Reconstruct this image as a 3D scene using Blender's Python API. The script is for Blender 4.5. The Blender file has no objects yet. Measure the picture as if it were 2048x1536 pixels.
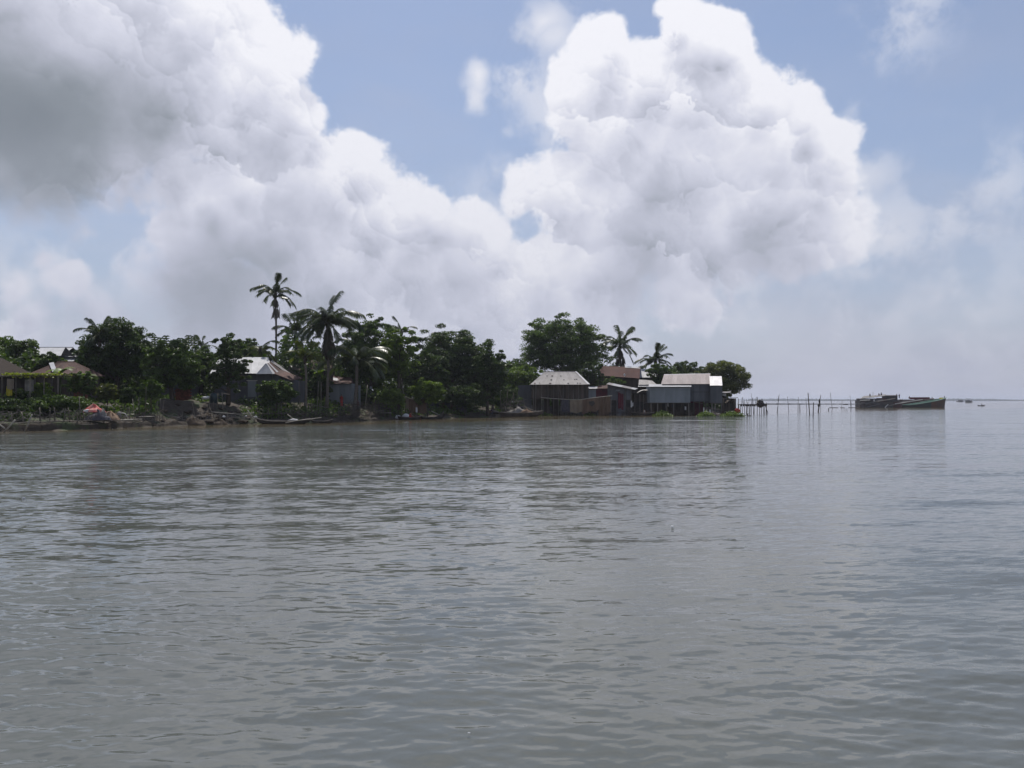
import bpy, math, random
import numpy as np
from mathutils import Vector, Matrix

scene = bpy.context.scene
R = math.radians
random.seed(7)

# ------------------------------------------------------------------ camera
CAM_H = 2.5                 # eye height above the river, standing in a boat
F = 1577.0                  # focal length in photo pixels (photo 2048 x 1536)
CX, HY = 1024.0, 801.0      # principal column, horizon row
cam_d = bpy.data.cameras.new("camera")
cam_d.sensor_width = 36.0
cam_d.lens = 36.0 * F / 2048.0
cam_d.shift_y = (HY - 768.0) / 2048.0
cam_d.clip_start = 0.1
cam_d.clip_end = 20000.0
cam = bpy.data.objects.new("camera", cam_d)
scene.collection.objects.link(cam)
cam.location = (0, 0, CAM_H)
cam.rotation_euler = (R(90), 0, 0)
scene.camera = cam

# ------------------------------------------------------------------ sun direction
SUN_EL, SUN_AZ = 61.0, -8.0           # azimuth clockwise from straight ahead (+Y)
sun_vec = Vector((math.sin(R(SUN_AZ)) * math.cos(R(SUN_EL)), math.cos(R(SUN_AZ)) * math.cos(R(SUN_EL)), math.sin(R(SUN_EL))))

# ------------------------------------------------------------------ world: sky + cumulus, all by direction
world = bpy.data.worlds.new("World")
scene.world = world
world.use_nodes = True
EXPO = 0.0


class NG:
    """tiny helper for writing node graphs as expressions"""
    def __init__(self, tree):
        self.t = tree

    def node(self, kind, **props):
        n = self.t.nodes.new(kind)
        for k, v in props.items():
            setattr(n, k, v)
        return n

    def put(self, sock, v):
        if v is None:
            return
        if hasattr(v, "is_output"):
            self.t.links.new(v, sock)
        elif isinstance(v, (tuple, list, Vector)) and sock.type == 'RGBA' and len(v) == 3:
            sock.default_value = (*v, 1)
        else:
            sock.default_value = v

    def m(self, op, a, b=None, c=None, clamp=False):
        n = self.node("ShaderNodeMath", operation=op, use_clamp=clamp)
        self.put(n.inputs[0], a); self.put(n.inputs[1], b); self.put(n.inputs[2], c)
        return n.outputs[0]

    def v(self, op, a, b=None, scale=None, c=None):
        n = self.node("ShaderNodeVectorMath", operation=op)
        self.put(n.inputs[0], a); self.put(n.inputs[1], b); self.put(n.inputs[2], c)
        if scale is not None:
            self.put(n.inputs["Scale"], scale)
        return n.outputs["Value"] if op in ("DISTANCE", "LENGTH", "DOT_PRODUCT") else n.outputs["Vector"]

    def rng(self, x, a, b, c=0.0, d=1.0, mode='LINEAR'):
        n = self.node("ShaderNodeMapRange", interpolation_type=mode)
        n.clamp = True
        self.put(n.inputs[0], x)
        for i, k in enumerate((a, b, c, d)):
            self.put(n.inputs[1 + i], k)
        return n.outputs[0]

    def noise(self, vec, scale, detail=2.0, rough=0.5, dist=0.0, color=False, lac=2.0):
        n = self.node("ShaderNodeTexNoise", noise_dimensions='3D')
        self.put(n.inputs["Vector"], vec); self.put(n.inputs["Scale"], scale)
        self.put(n.inputs["Detail"], detail); self.put(n.inputs["Roughness"], rough)
        self.put(n.inputs["Distortion"], dist); self.put(n.inputs["Lacunarity"], lac)
        return n.outputs["Color"] if color else n.outputs[0]

    def voro(self, vec, scale, detail=0.0, rough=0.5, feature='F1', out="Distance", smooth=None, rand=1.0):
        n = self.node("ShaderNodeTexVoronoi", feature=feature, normalize=False)
        self.put(n.inputs["Vector"], vec); self.put(n.inputs["Scale"], scale)
        self.put(n.inputs["Detail"], detail); self.put(n.inputs["Roughness"], rough)
        self.put(n.inputs["Randomness"], rand)
        if smooth is not None:
            self.put(n.inputs["Smoothness"], smooth)
        return n.outputs[out]

    def mix(self, fac, a, b, blend='MIX'):
        n = self.node("ShaderNodeMix", data_type='RGBA', blend_type=blend)
        self.put(n.inputs[0], fac); self.put(n.inputs[6], a); self.put(n.inputs[7], b)
        return n.outputs[2]

    def ramp(self, fac, stops, interp='LINEAR'):
        n = self.node("ShaderNodeValToRGB")
        cr = n.color_ramp
        cr.interpolation = interp
        while len(cr.elements) < len(stops):
            cr.elements.new(0.5)
        for e, (p, c) in zip(cr.elements, stops):
            e.position = p
            e.color = (*c, 1) if len(c) == 3 else c
        self.put(n.inputs[0], fac)
        return n.outputs[0]


def bearing(px, py):
    """unit vector of a bearing read off the photograph"""
    return Vector(((px - CX) / F, 1.0, (HY - py) / F)).normalized()


# cumulus towers: bearing, angular radius (photo px), weight
PUFFS = [
    # big near cloud, upper left, seen from below
    (-250, 60, 330, 1.0), (60, 120, 330, 1.0), (330, 130, 230, 1.0), (480, 150, 135, 1.0), (200, -40, 260, 1.0),
    (380, 40, 130, 1.0), (130, 275, 220, 1.0), (230, 290, 120, .9), (20, 320, 150, .9), (-150, 250, 220, 1.0), (420, 250, 130, 1.0), (220, 320, 110, .9), (330, 320, 90, .9), (-60, -150, 400, 1.0),
    # tower descending to the right behind it
    (540, 240, 110, 1.0), (600, 235, 62, 1.0), (560, 330, 110, 1.0), (470, 330, 85, 1.0), (430, 370, 70, 1.0), (650, 350, 110, 1.0),
    (695, 310, 60, 1.0), (540, 450, 190, 1.0), (720, 430, 120, 1.0), (640, 520, 210, 1.0), (830, 430, 95, 1.0), (870, 400, 42, 1.0),
    (820, 520, 170, 1.0), (920, 500, 120, 1.0), (980, 470, 55, 1.0), (420, 540, 150, .9), (320, 470, 40, .6), (310, 570, 95, .6), (960, 600, 190, .9),
    (760, 640, 220, .9), (500, 620, 190, .8),
    # low bank, far left
    (150, 565, 60, .6), (100, 515, 34, .5), (30, 570, 45, .5), (60, 660, 100, .4), (380, 650, 60, .6), (220, 680, 150, .55),
    # great cumulus on the right
    (1390, 70, 80, 1.0), (1350, 20, 40, .9), (1430, 60, 48, 1.0), (1205, 120, 80, 1.0), (1210, 90, 55, 1.0), (1300, 160, 85, 1.0), (1150, 210, 85, .9),
    (1230, 240, 110, 1.0), (1400, 190, 130, 1.0), (1510, 190, 65, 1.0), (1500, 280, 150, 1.0), (1600, 230, 75, 1.0), (1625, 290, 80, 1.0),
    (1605, 380, 105, 1.0), (1380, 330, 170, 1.0), (1520, 400, 150, 1.0), (1300, 430, 140, 1.0), (1420, 460, 150, 1.0), (1600, 450, 110, 1.0),
    (1240, 520, 130, 1.0), (1380, 550, 130, .8), (1650, 455, 70, .6), (1120, 390, 105, .8), (1050, 375, 70, .7), (1150, 430, 90, .7),
    (1090, 540, 110, .8), (1200, 620, 160, .6), (1080, 640, 150, .7),
    # stray scraps and the far right
    (970, 350, 30, .1), 
    
]
# where the cloud is thick enough to keep the light out
THICK = [
    (60, 600, 160, .25), (210, 640, 150, .35), (70, 215, 250, .9), (-120, 230, 300, 1.0), (290, 215, 170, .6), (120, 330, 110, .2), (350, 330, 100, .2),
    (560, 300, 55, .40), (480, 580, 210, .7), (370, 610, 170, .6), (600, 470, 110, .22), (900, 490, 75, .30), (860, 560, 120, .25),
    (1290, 260, 85, .25), (1330, 400, 90, .42), (1260, 470, 80, .45), (1270, 540, 120, .55), (1550, 490, 110, .5), (1600, 360, 60, .28), (1430, 510, 80, .3), (1640, 260, 40, .2), (1420, 140, 50, .2), (1380, 260, 60, .15),
    (1500, 250, 60, .12), (620, 400, 60, .18),
]


# thin torn cloud: bearing, angular radius (photo px), strength
WISPS = [(985, 190, 46, .95), (972, 225, 34, .9), (1095, 70, 55, .85), (1110, 105, 45, .75), (1070, 210, 60, .8), (1120, 200, 60, .7), (1815, 10, 110, .55), (1760, 40, 80, .4), (980, 350, 60, .45), (1000, 440, 60, .5),
         (1800, 465, 110, .75), (1720, 470, 110, .8), (1900, 440, 150, .5), (2010, 370, 90, .5), (1480, 590, 120, .55), (1540, 620, 70, .5), (1920, 590, 90, .5), (1960, 660, 150, .45), (1760, 620, 190, .4), (1250, 600, 190, .6), (1350, 620, 160, .5),
         (320, 460, 45, .7), (110, 500, 70, .6), (30, 545, 80, .6), (270, 550, 50, .5), (1740, 330, 70, .6), (1700, 230, 60, .5), (2000, 560, 200, .35)]


def cloud_group(name, puffs, detail, lite):
    """density of cumulus in a direction, as a node group"""
    grp = bpy.data.node_groups.new(name, "ShaderNodeTree")
    grp.interface.new_socket("Direction", in_out='INPUT', socket_type='NodeSocketVector')
    grp.interface.new_socket("Density", in_out='OUTPUT', socket_type='NodeSocketFloat')
    if not lite:
        grp.interface.new_socket("Lobe", in_out='OUTPUT', socket_type='NodeSocketFloat')
    q = NG(grp)
    gi = q.node("NodeGroupInput"); go = q.node("NodeGroupOutput")
    d0 = gi.outputs[0]
    w1 = q.v('SUBTRACT', q.noise(d0, 9.0, 1.0, 0.5, color=True), (0.5, 0.5, 0.5))
    d1 = q.v('MULTIPLY_ADD', w1, (0.05, 0.05, 0.05), c=d0)
    acc = None
    for (px, py, r, wgt) in puffs:
        dist = q.v('DISTANCE', d1, bearing(px, py))
        rr = r / F * bearing(px, py).y * 1.2
        b = q.m('MULTIPLY_ADD', dist, -wgt / rr, wgt)
        acc = b if acc is None else q.m('SMOOTH_MAX', acc, b, 0.10)
    if acc is None:      # the sky behind and beside the view goes on broken in the same way
        back = q.noise(q.v('MULTIPLY', d0, (1.0, 1.0, 1.6)), 2.6, 2.0, 0.5)
        acc = q.m('MULTIPLY_ADD', back, 4.0, -2.15)
    n1 = q.noise(d0, 14.0, detail, 0.62)
    n = q.m('MULTIPLY_ADD', n1, 0.8 if lite else 0.95, -0.40 if lite else -0.51)
    if not lite:
        d2 = q.v('MULTIPLY_ADD', q.v('SUBTRACT', q.noise(d0, 17.0, 5.0, 0.62, color=True), (.5, .5, .5)), (.10, .10, .10), c=d0)
        L = tuple(LOBE_LIGHT)
        rel = None
        for sc, kd, kr in ((9.0, 0.34, 0.60), (24.0, 0.16, 0.42)):
            vn = q.node("ShaderNodeTexVoronoi", feature='F1', normalize=False)
            q.put(vn.inputs["Vector"], d2); vn.inputs["Scale"].default_value = sc; vn.inputs["Detail"].default_value = 0.0
            n = q.m('ADD', n, q.m('MULTIPLY_ADD', vn.outputs["Distance"], -kd, kd * .38))
            r_ = q.m('MULTIPLY', q.v('DOT_PRODUCT', q.v('SUBTRACT', d2, vn.outputs["Position"]), L), sc * kr)
            rel = r_ if rel is None else q.m('ADD', rel, r_)
        q.put(go.inputs[1], rel)
    q.put(go.inputs[0], q.m('ADD', acc, n))
    return grp


def build_sky():
    t = world.node_tree
    t.nodes.clear()
    g = NG(t)
    tc = g.node("ShaderNodeTexCoord")
    D = tc.outputs["Generated"]
    sepD = g.node("ShaderNodeSeparateXYZ"); g.put(sepD.inputs[0], D)
    el = g.m('MAXIMUM', sepD.outputs[2], 0.0)
    # clear air
    sky = g.node("ShaderNodeTexSky", sky_type='NISHITA')
    sky.sun_disc = False
    sky.sun_elevation = R(SUN_EL)
    sky.sun_rotation = R(SUN_AZ)
    sky.altitude = 0
    sky.air_density = 1.0
    sky.dust_density = 1.0
    sky.ozone_density = 1.5
    clear = g.mix(1.0, sky.outputs[0], SKY_TINT, 'MULTIPLY')
    # humid air: a pale veil that thickens to the horizon, with faint high cloud in it
    veil_n = g.noise(g.v('MULTIPLY', D, (3.0, 3.0, 7.0)), 1.3, 3.0, 0.55)
    veil = g.m('MULTIPLY', g.m('EXPONENT', g.m('MULTIPLY', el, -3.4)), 1.0)
    veil = g.m('ADD', veil, g.m('MULTIPLY', g.rng(veil_n, 0.45, 0.75), 0.18), clamp=True)
    base = g.mix(veil, clear, HAZE)
    strat = g.m('MULTIPLY', g.rng(g.noise(g.v('MULTIPLY', D, (2.2, 2.2, 6.0)), 2.0, 5.0, 0.58), 0.42, 0.70), g.m('EXPONENT', g.m('MULTIPLY', el, -5.0)))
    base = g.mix(g.m('MULTIPLY', strat, 0.55), base, (5.9, 6.0, 6.9))
    fade = g.m('MULTIPLY', g.m('EXPONENT', g.m('MULTIPLY', el, -4.6)), 0.92)
    up = (sun_vec - Vector((0, .6, 0))).normalized() * 0.045

    def sector(name, puffs, thick, wisps):
        full = cloud_group("cloud_" + name, puffs, 7.0, False)
        lite = cloud_group("cloud_lit_" + name, puffs, 3.0, True)

        def at(grp, vec):
            n = g.node("ShaderNodeGroup"); n.node_tree = grp
            g.put(n.inputs[0], vec)
            return n.outputs
        here, lobe = at(full, D)[:2]
        above = at(lite, g.v('NORMALIZE', g.v('ADD', D, tuple(up))))[0]
        tau = g.m('MAXIMUM', above, 0.0)
        fine = g.m('SUBTRACT', g.noise(D, 30.0, 4.0, 0.6), g.noise(g.v('ADD', D, tuple(up * 0.3)), 30.0, 4.0, 0.6))
        rel = g.m('MINIMUM', g.m('MAXIMUM', g.m('SUBTRACT', here, above), -0.45), 0.45)
        lit = g.m('MULTIPLY_ADD', rel, 0.16, g.m('MULTIPLY', g.m('EXPONENT', g.m('MULTIPLY', tau, -0.74)), 0.93))
        lit = g.m('MULTIPLY_ADD', fine, 0.16, lit)
        th = None
        wob = g.v('MULTIPLY_ADD', g.v('SUBTRACT', g.noise(D, 7.0, 3.0, 0.55, color=True), (.5, .5, .5)), (0.11, 0.11, 0.11), c=D)
        for (px, py, r, wgt) in thick:
            dist = g.v('DISTANCE', wob, bearing(px, py))
            b = g.rng(dist, r * 1.25 / F * bearing(px, py).y, 0.0, 0.0, wgt, 'SMOOTHSTEP')
            th = b if th is None else g.m('ADD', th, g.m('MULTIPLY', b, g.m('SUBTRACT', 1.0, th)))
        lit = g.m('MULTIPLY_ADD', lobe, 0.32 if th is None else g.m('MULTIPLY_ADD', th, -0.27, 0.32), lit)
        shade = lit
        alpha = g.rng(here, 0.0, 0.2 if th is None else g.m('MULTIPLY_ADD', th, 0.45, 0.19), 0, 1, 'SMOOTHSTEP')
        if th is not None:
            shade = g.m('MULTIPLY', lit, g.m('MULTIPLY_ADD', th, -0.90, 1.0))
        col = g.ramp(shade, [(0.0, (0.11, 0.135, 0.145)), (0.12, (0.22, 0.25, 0.275)), (0.32, (0.52, 0.54, 0.635)), (0.52, (0.72, 0.735, 0.84)), (0.80, (0.98, 0.98, 1.03))])
        cl = g.mix(fade, g.v('SCALE', col, scale=10.0), HAZE)
        air = base
        if wisps:
            wsum = None
            for (px, py, r, wgt) in wisps:
                b = g.rng(g.v('DISTANCE', wob, bearing(px, py)), r * 1.5 / F * bearing(px, py).y, 0.0, 0.0, wgt)
                wsum = b if wsum is None else g.m('MAXIMUM', wsum, b)
            wa = g.m('MULTIPLY', wsum, g.rng(g.m('MULTIPLY_ADD', wsum, 0.35, g.noise(D, 15.0, 7.0, 0.64)), 0.53, 0.74, 0, 1, 'SMOOTHSTEP'))
            air = g.mix(wa, base, g.mix(fade, (9.2, 9.2, 9.7), HAZE))
        bg = g.node("ShaderNodeBackground")
        g.put(bg.inputs[0], g.mix(g.m('MULTIPLY', alpha, 0.98), air, cl))
        bg.inputs[1].default_value = 0.1
        return bg.outputs[0]

    left = sector("west", [p for p in PUFFS if p[0] - p[2] < 1090], [p for p in THICK if p[0] - p[2] < 1090], [p for p in WISPS if p[0] - p[2] < 1090])
    right = sector("east", [p for p in PUFFS if p[0] + p[2] > 960], [p for p in THICK if p[0] + p[2] > 960], [p for p in WISPS if p[0] + p[2] > 960])
    round_ = sector("around", [], [], [])
    az = g.m('ARCTAN2', sepD.outputs[0], sepD.outputs[1])
    split = g.rng(az, math.atan((990 - CX) / F), math.atan((1070 - CX) / F))
    outside = g.m('MAXIMUM', g.rng(g.m('ABSOLUTE', az), 0.66, 0.85), g.rng(sepD.outputs[2], 0.47, 0.58))
    ms = g.node("ShaderNodeMixShader"); g.put(ms.inputs[0], split)
    t.links.new(left, ms.inputs[1]); t.links.new(right, ms.inputs[2])
    mo = g.node("ShaderNodeMixShader"); g.put(mo.inputs[0], outside)
    t.links.new(ms.outputs[0], mo.inputs[1]); t.links.new(round_, mo.inputs[2])
    wo = g.node("ShaderNodeOutputWorld")
    t.links.new(mo.outputs[0], wo.inputs[0])


HAZE = (4.35, 4.6, 5.7)
LOBE_LIGHT = Vector((0.42, 0.0, 0.9))
SKY_TINT = (0.93, 0.99, 1.07)
build_sky()
world.cycles.sampling_method = 'MANUAL'
world.cycles.sample_map_resolution = 512

sun_l = bpy.data.lights.new("sun", 'SUN')
sun_l.energy = 4.0
sun_l.angle = R(0.53)
sun_l.color = (1.0, 0.95, 0.88)
sun_o = bpy.data.objects.new("sun", sun_l)
scene.collection.objects.link(sun_o)
sun_o.rotation_euler = sun_vec.to_track_quat('Z', 'Y').to_euler()
sun_o.location = (0, 0, 60)

vs = scene.view_settings
vs.view_transform = 'Standard'
vs.look = 'None'
vs.exposure = EXPO
vs.gamma = 1.0
vs.use_curve_mapping = False
scene.cycles.use_denoising = True
scene.cycles.adaptive_threshold = 0.02
scene.cycles.adaptive_min_samples = 12

# ------------------------------------------------------------------ helpers
col = scene.collection
rnd = random.Random(11)


def at(px, py, Y):
    """world point at forward distance Y on the bearing of a photo pixel"""
    return Vector(((px - CX) / F * Y, Y, CAM_H + (HY - py) / F * Y))


def gx(px, Y):
    return (px - CX) / F * Y


# water line of the near bank: photo column -> forward distance
SHORE = [(-900, 40), (-500, 46), (-200, 54), (0, 62), (200, 69), (330, 77), (500, 84), (620, 88), (760, 101), (880, 109), (1000, 122),
         (1080, 131), (1200, 135), (1300, 134), (1450, 137), (1480, 140), (1520, 160)]


def shore(px):
    return float(np.interp(px, [a for a, b in SHORE], [b for a, b in SHORE]))


# bank profiles: column -> heights at 0, .4, 1.5, 4, 9, 16 m inland of the water line
PROF_T = [-3, -.1, 0.12, 1.5, 4, 9, 16, 60, 75, 90]
PROF = [(-900, [-.6, -.05, .6, .75, 1.0, 2.0, 2.3, 2.3, 1, -.8]), (150, [-.6, -.05, .62, .75, 1.0, 2.0, 2.4, 2.4, 1, -.8]), (270, [-.6, -.05, .4, .7, 1.2, 2.2, 2.5, 2.4, 1, -.8]),
        (325, [-.6, -.05, .3, .8, 2.5, 2.6, 2.5, 2.4, 1, -.8]), (430, [-.6, -.05, .25, .7, 2.1, 2.3, 2.4, 2.4, 1, -.8]), (490, [-.6, -.05, .2, .5, 1.2, 2.2, 2.4, 2.4, 1, -.8]),
        (540, [-.6, -.05, .1, .3, .8, 2.1, 2.4, 2.4, 1, -.8]), (760, [-.6, -.05, .1, .3, .8, 2.0, 2.3, 2.3, 1, -.8]), (900, [-.6, -.05, .05, .3, .8, 1.5, 1.8, 2.2, 1, -.8]),
        (1020, [-.6, -.2, -.1, .1, .5, 1.3, 1.8, 2.0, 1, -.8]), (1080, [-.6, -.4, -.3, -.25, -.1, .5, 1.5, 1.8, 1, -.8]), (1420, [-.6, -.4, -.3, -.25, -.15, .3, 1.1, 1.3, .3, -.8]),
        (1465, [-.7, -.5, -.4, -.35, -.2, .2, .5, .3, -.4, -.8]), (1495, [-.9] * 10), (1540, [-1.2] * 10)]


def ground_z(px, t):
    ks = [p for p, _ in PROF]
    hs = [float(np.interp(t, PROF_T, h)) for _, h in PROF]
    return float(np.interp(px, ks, hs))


def gz(px, Y):
    return ground_z(px, Y - shore(px))


def tag(o, label=None, cat=None, group=None, kind=None):
    if label:
        o["label"] = label
    if cat:
        o["category"] = cat
    if group:
        o["group"] = group
    if kind:
        o["kind"] = kind
    return o


def empty(name, loc, label=None, cat=None, group=None):
    o = bpy.data.objects.new(name, None)
    o.location = loc
    o.empty_display_size = 0.2
    col.objects.link(o)
    return tag(o, label, cat, group)


def link(name, me, parent=None, loc=None):
    o = bpy.data.objects.new(name, me)
    if loc is not None:
        o.location = loc
    if parent is not None:
        o.parent = parent
    col.objects.link(o)
    return o


def origin_of(o):
    v = Vector((0, 0, 0))
    while o is not None:
        v = v + o.location
        o = o.parent
    return v


def np_mesh(name, V, Fc, mat, smooth=False, tint=None):
    """big mesh from arrays; Fc an (n,k) int array"""
    me = bpy.data.meshes.new(name)
    V = np.ascontiguousarray(V, np.float32)
    Fc = np.ascontiguousarray(Fc, np.int32)
    n, k = Fc.shape
    me.vertices.add(len(V)); me.vertices.foreach_set("co", V.ravel())
    me.loops.add(n * k); me.loops.foreach_set("vertex_index", Fc.ravel())
    me.polygons.add(n)
    me.polygons.foreach_set("loop_start", np.arange(0, n * k, k, dtype=np.int32))
    me.polygons.foreach_set("loop_total", np.full(n, k, np.int32))
    if smooth:
        me.polygons.foreach_set("use_smooth", np.ones(n, bool))
    if tint is not None:
        a = me.attributes.new("tint", 'FLOAT', 'POINT')
        a.data.foreach_set("value", np.ascontiguousarray(tint, np.float32))
    me.update(calc_edges=True)
    me.materials.append(mat)
    return me


class MB:
    """collects shapes in world space, links them as one mesh"""
    def __init__(self):
        self.v = []; self.f = []

    def add(self, vs, fs):
        b = len(self.v)
        self.v += [Vector(p) for p in vs]
        self.f += [tuple(i + b for i in f) for f in fs]
        return self

    def quad(self, a, b, c, d):
        return self.add([a, b, c, d], [(0, 1, 2, 3)])

    def box(self, lo, hi):
        x0, y0, z0 = lo; x1, y1, z1 = hi
        return self.add([(x0, y0, z0), (x1, y0, z0), (x1, y1, z0), (x0, y1, z0), (x0, y0, z1), (x1, y0, z1), (x1, y1, z1), (x0, y1, z1)],
                        [(0, 3, 2, 1), (4, 5, 6, 7), (0, 1, 5, 4), (1, 2, 6, 5), (2, 3, 7, 6), (3, 0, 4, 7)])

    def beam(self, p, q, w, h, up=(0, 0, 1)):
        p, q = Vector(p), Vector(q)
        d = (q - p).normalized()
        u = Vector(up)
        s = d.cross(u)
        if s.length < 1e-4:
            s = d.cross(Vector((0, 1, 0)))
        s.normalize(); n = s.cross(d)
        a, b = s * w / 2, n * h / 2
        vs = [p - a - b, p + a - b, p + a + b, p - a + b, q - a - b, q + a - b, q + a + b, q - a + b]
        return self.add(vs, [(0, 1, 2, 3), (7, 6, 5, 4), (0, 4, 5, 1), (1, 5, 6, 2), (2, 6, 7, 3), (3, 7, 4, 0)])

    def tube(self, pts, radii, n=6):
        pts = [Vector(p) for p in pts]
        if not hasattr(radii, "__len__"):
            radii = [radii] * len(pts)
        vs, fs = [], []
        for i, p in enumerate(pts):
            d = (pts[min(i + 1, len(pts) - 1)] - pts[max(i - 1, 0)]).normalized()
            s = d.cross(Vector((0.13, 0.97, 0.2)))
            if s.length < 1e-3:
                s = d.cross(Vector((1, 0, 0)))
            s.normalize(); u = s.cross(d)
            for k in range(n):
                a = 2 * math.pi * k / n
                vs.append(p + (s * math.cos(a) + u * math.sin(a)) * radii[i])
        for i in range(len(pts) - 1):
            for k in range(n):
                k2 = (k + 1) % n
                fs.append((i * n + k, i * n + k2, (i + 1) * n + k2, (i + 1) * n + k))
        fs.append(tuple(range(n - 1, -1, -1)))
        fs.append(tuple(range((len(pts) - 1) * n, len(pts) * n)))
        return self.add(vs, fs)

    def blob(self, c, r, seg=10, rings=6, lump=0.12, rng=rnd):
        """lumpy rounded mass"""
        c = Vector(c)
        vs, fs = [], []
        for i in range(rings + 1):
            th = math.pi * i / rings
            for k in range(seg):
                ph = 2 * math.pi * k / seg
                j = 1 + rng.uniform(-lump, lump)
                vs.append(c + Vector((r[0] * math.sin(th) * math.cos(ph) * j, r[1] * math.sin(th) * math.sin(ph) * j, r[2] * math.cos(th) * j)))
        for i in range(rings):
            for k in range(seg):
                k2 = (k + 1) % seg
                fs.append((i * seg + k, (i + 1) * seg + k, (i + 1) * seg + k2, i * seg + k2))
        return self.add(vs, fs)

    def build(self, name, mat, parent=None, smooth=False):
        base = origin_of(parent) if parent is not None else None
        if base is None:
            base = sum(self.v, Vector()) / len(self.v)
            base.z = min(v.z for v in self.v)
        me = bpy.data.meshes.new(name)
        me.from_pydata([v - base for v in self.v], [], self.f)
        me.materials.append(mat)
        if smooth:
            for p in me.polygons:
                p.use_smooth = True
        return link(name, me, parent, base if parent is None else None)


def clad(parent, name, BL, BR, TR, TL, mat, w=0.8, wave=0.13, amp=0.014, jit=0.02, rng=rnd):
    """cover a four-cornered plane with corrugated tin sheets, each sheet an object"""
    BL, BR, TR, TL = map(Vector, (BL, BR, TR, TL))
    width = max((BR - BL).length, (TR - TL).length)
    n = max(1, round(width / w))
    nrm = (BR - BL).cross(TL - BL)
    if nrm.length < 1e-6:
        nrm = (TR - BR).cross(TL - BL)
    nrm.normalize()
    base = origin_of(parent)
    frame = {"roof_sheet": "roof", "wall_sheet": "wall", "porch_sheet": "porch_roof", "lean_to_sheet": "lean_to_roof"}.get(name)
    if frame:      # purlins or rails that carry the sheets
        mb = MB()
        k_ = -nrm * .07
        for q in (.12, .5, .88):
            p0, p1 = BL.lerp(TL, q) + k_, BR.lerp(TR, q) + k_
            if (p1 - p0).length > .15:
                mb.beam(p0.lerp(p1, .02), p0.lerp(p1, .98), .06, .06, nrm)
        if mb.v:
            parent = mb.build(frame, M["wood_dark"], parent)
    for i in range(n):
        s0, s1 = i / n, (i + 1) / n + (0.03 / n if i < n - 1 else 0)
        dz0, dz1 = rng.uniform(-jit, jit), rng.uniform(-jit, jit)
        off = (i % 2) * 0.006 + rng.uniform(0, 0.006)
        k = max(4, int(round(width / n / wave)) * 2)
        vs, fs = [], []
        for j in range(k + 1):
            s = s0 + (s1 - s0) * j / k
            b = BL.lerp(BR, min(s, 1)); t = TL.lerp(TR, min(s, 1))
            o = nrm * (off + (amp if j % 2 else 0))
            dirv = (t - b)
            L = dirv.length
            if L > 1e-3:
                b = b - dirv / L * dz0; t = t + dirv / L * dz1 * .5
            vs += [b + o - base, t + o - base]
        for j in range(k):
            fs.append((2 * j, 2 * j + 2, 2 * j + 3, 2 * j + 1))
        me = bpy.data.meshes.new(name)
        me.from_pydata(vs, [], fs)
        me.materials.append(mat[rng.randrange(len(mat))] if isinstance(mat, (list, tuple)) else mat)
        link(name, me, parent)


# ------------------------------------------------------------------ materials
def mat_of(name, c1, c2=None, scale=1.5, rough=0.85, metal=0.0, vary=0.25, bump=0.0, bscale=30.0, stretch=(1, 1, 1), c3=None, c3_at=0.62, spec=0.3, detail=5.0):
    m = bpy.data.materials.new(name)
    m.use_nodes = True
    t = m.node_tree
    g = NG(t)
    b = t.nodes["Principled BSDF"]
    b.inputs["Roughness"].default_value = rough
    b.inputs["Metallic"].default_value = metal
    b.inputs["Specular IOR Level"].default_value = spec
    geo = g.node("ShaderNodeNewGeometry")
    vec = g.v('MULTIPLY', geo.outputs["Position"], stretch)
    oi = g.node("ShaderNodeObjectInfo")
    vec = g.v('ADD', vec, g.v('SCALE', (7.1, 3.7, 9.3), scale=oi.outputs["Random"]))
    cc = c1
    n = g.noise(vec, scale, detail, 0.6)
    if c2 is not None:
        cc = g.mix(g.rng(n, 0.36, 0.64), c1, c2)
    if c3 is not None:
        n3 = g.noise(vec, scale * 2.3, 6.0, 0.65)
        cc = g.mix(g.rng(n3, c3_at, c3_at + 0.10), cc, c3)
    val = g.rng(oi.outputs["Random"], 0, 1, 1 - vary, 1 + vary)
    cc = g.v('SCALE', cc, scale=val) if hasattr(cc, "is_output") else g.v('SCALE', tuple(cc), scale=val)
    g.put(b.inputs["Base Color"], cc)
    if bump > 0:
        bn = g.node("ShaderNodeBump"); bn.inputs["Strength"].default_value = bump; bn.inputs["Distance"].default_value = 0.05
        g.put(bn.inputs["Height"], g.noise(vec, bscale, 4.0, 0.6))
        g.put(b.inputs["Normal"], bn.outputs[0])
    return m


def leaf_mat(name, dark, light, trans=0.3, rough=0.45):
    m = bpy.data.materials.new(name)
    m.use_nodes = True
    t = m.node_tree
    g = NG(t)
    b = t.nodes["Principled BSDF"]
    out = t.nodes["Material Output"]
    at_ = g.node("ShaderNodeAttribute", attribute_name="tint")
    c = g.mix(at_.outputs["Fac"], dark, light)
    g.put(b.inputs["Base Color"], c)
    b.inputs["Roughness"].default_value = rough
    b.inputs["Specular IOR Level"].default_value = 0.35
    tr = g.node("ShaderNodeBsdfTranslucent")
    g.put(tr.inputs[0], g.v('MULTIPLY', c, (1.25, 1.35, 0.6)))
    mx = g.node("ShaderNodeMixShader"); mx.inputs[0].default_value = trans
    t.links.new(b.outputs[0], mx.inputs[1]); t.links.new(tr.outputs[0], mx.inputs[2])
    t.links.new(mx.outputs[0], out.inputs[0])
    return m


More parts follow.
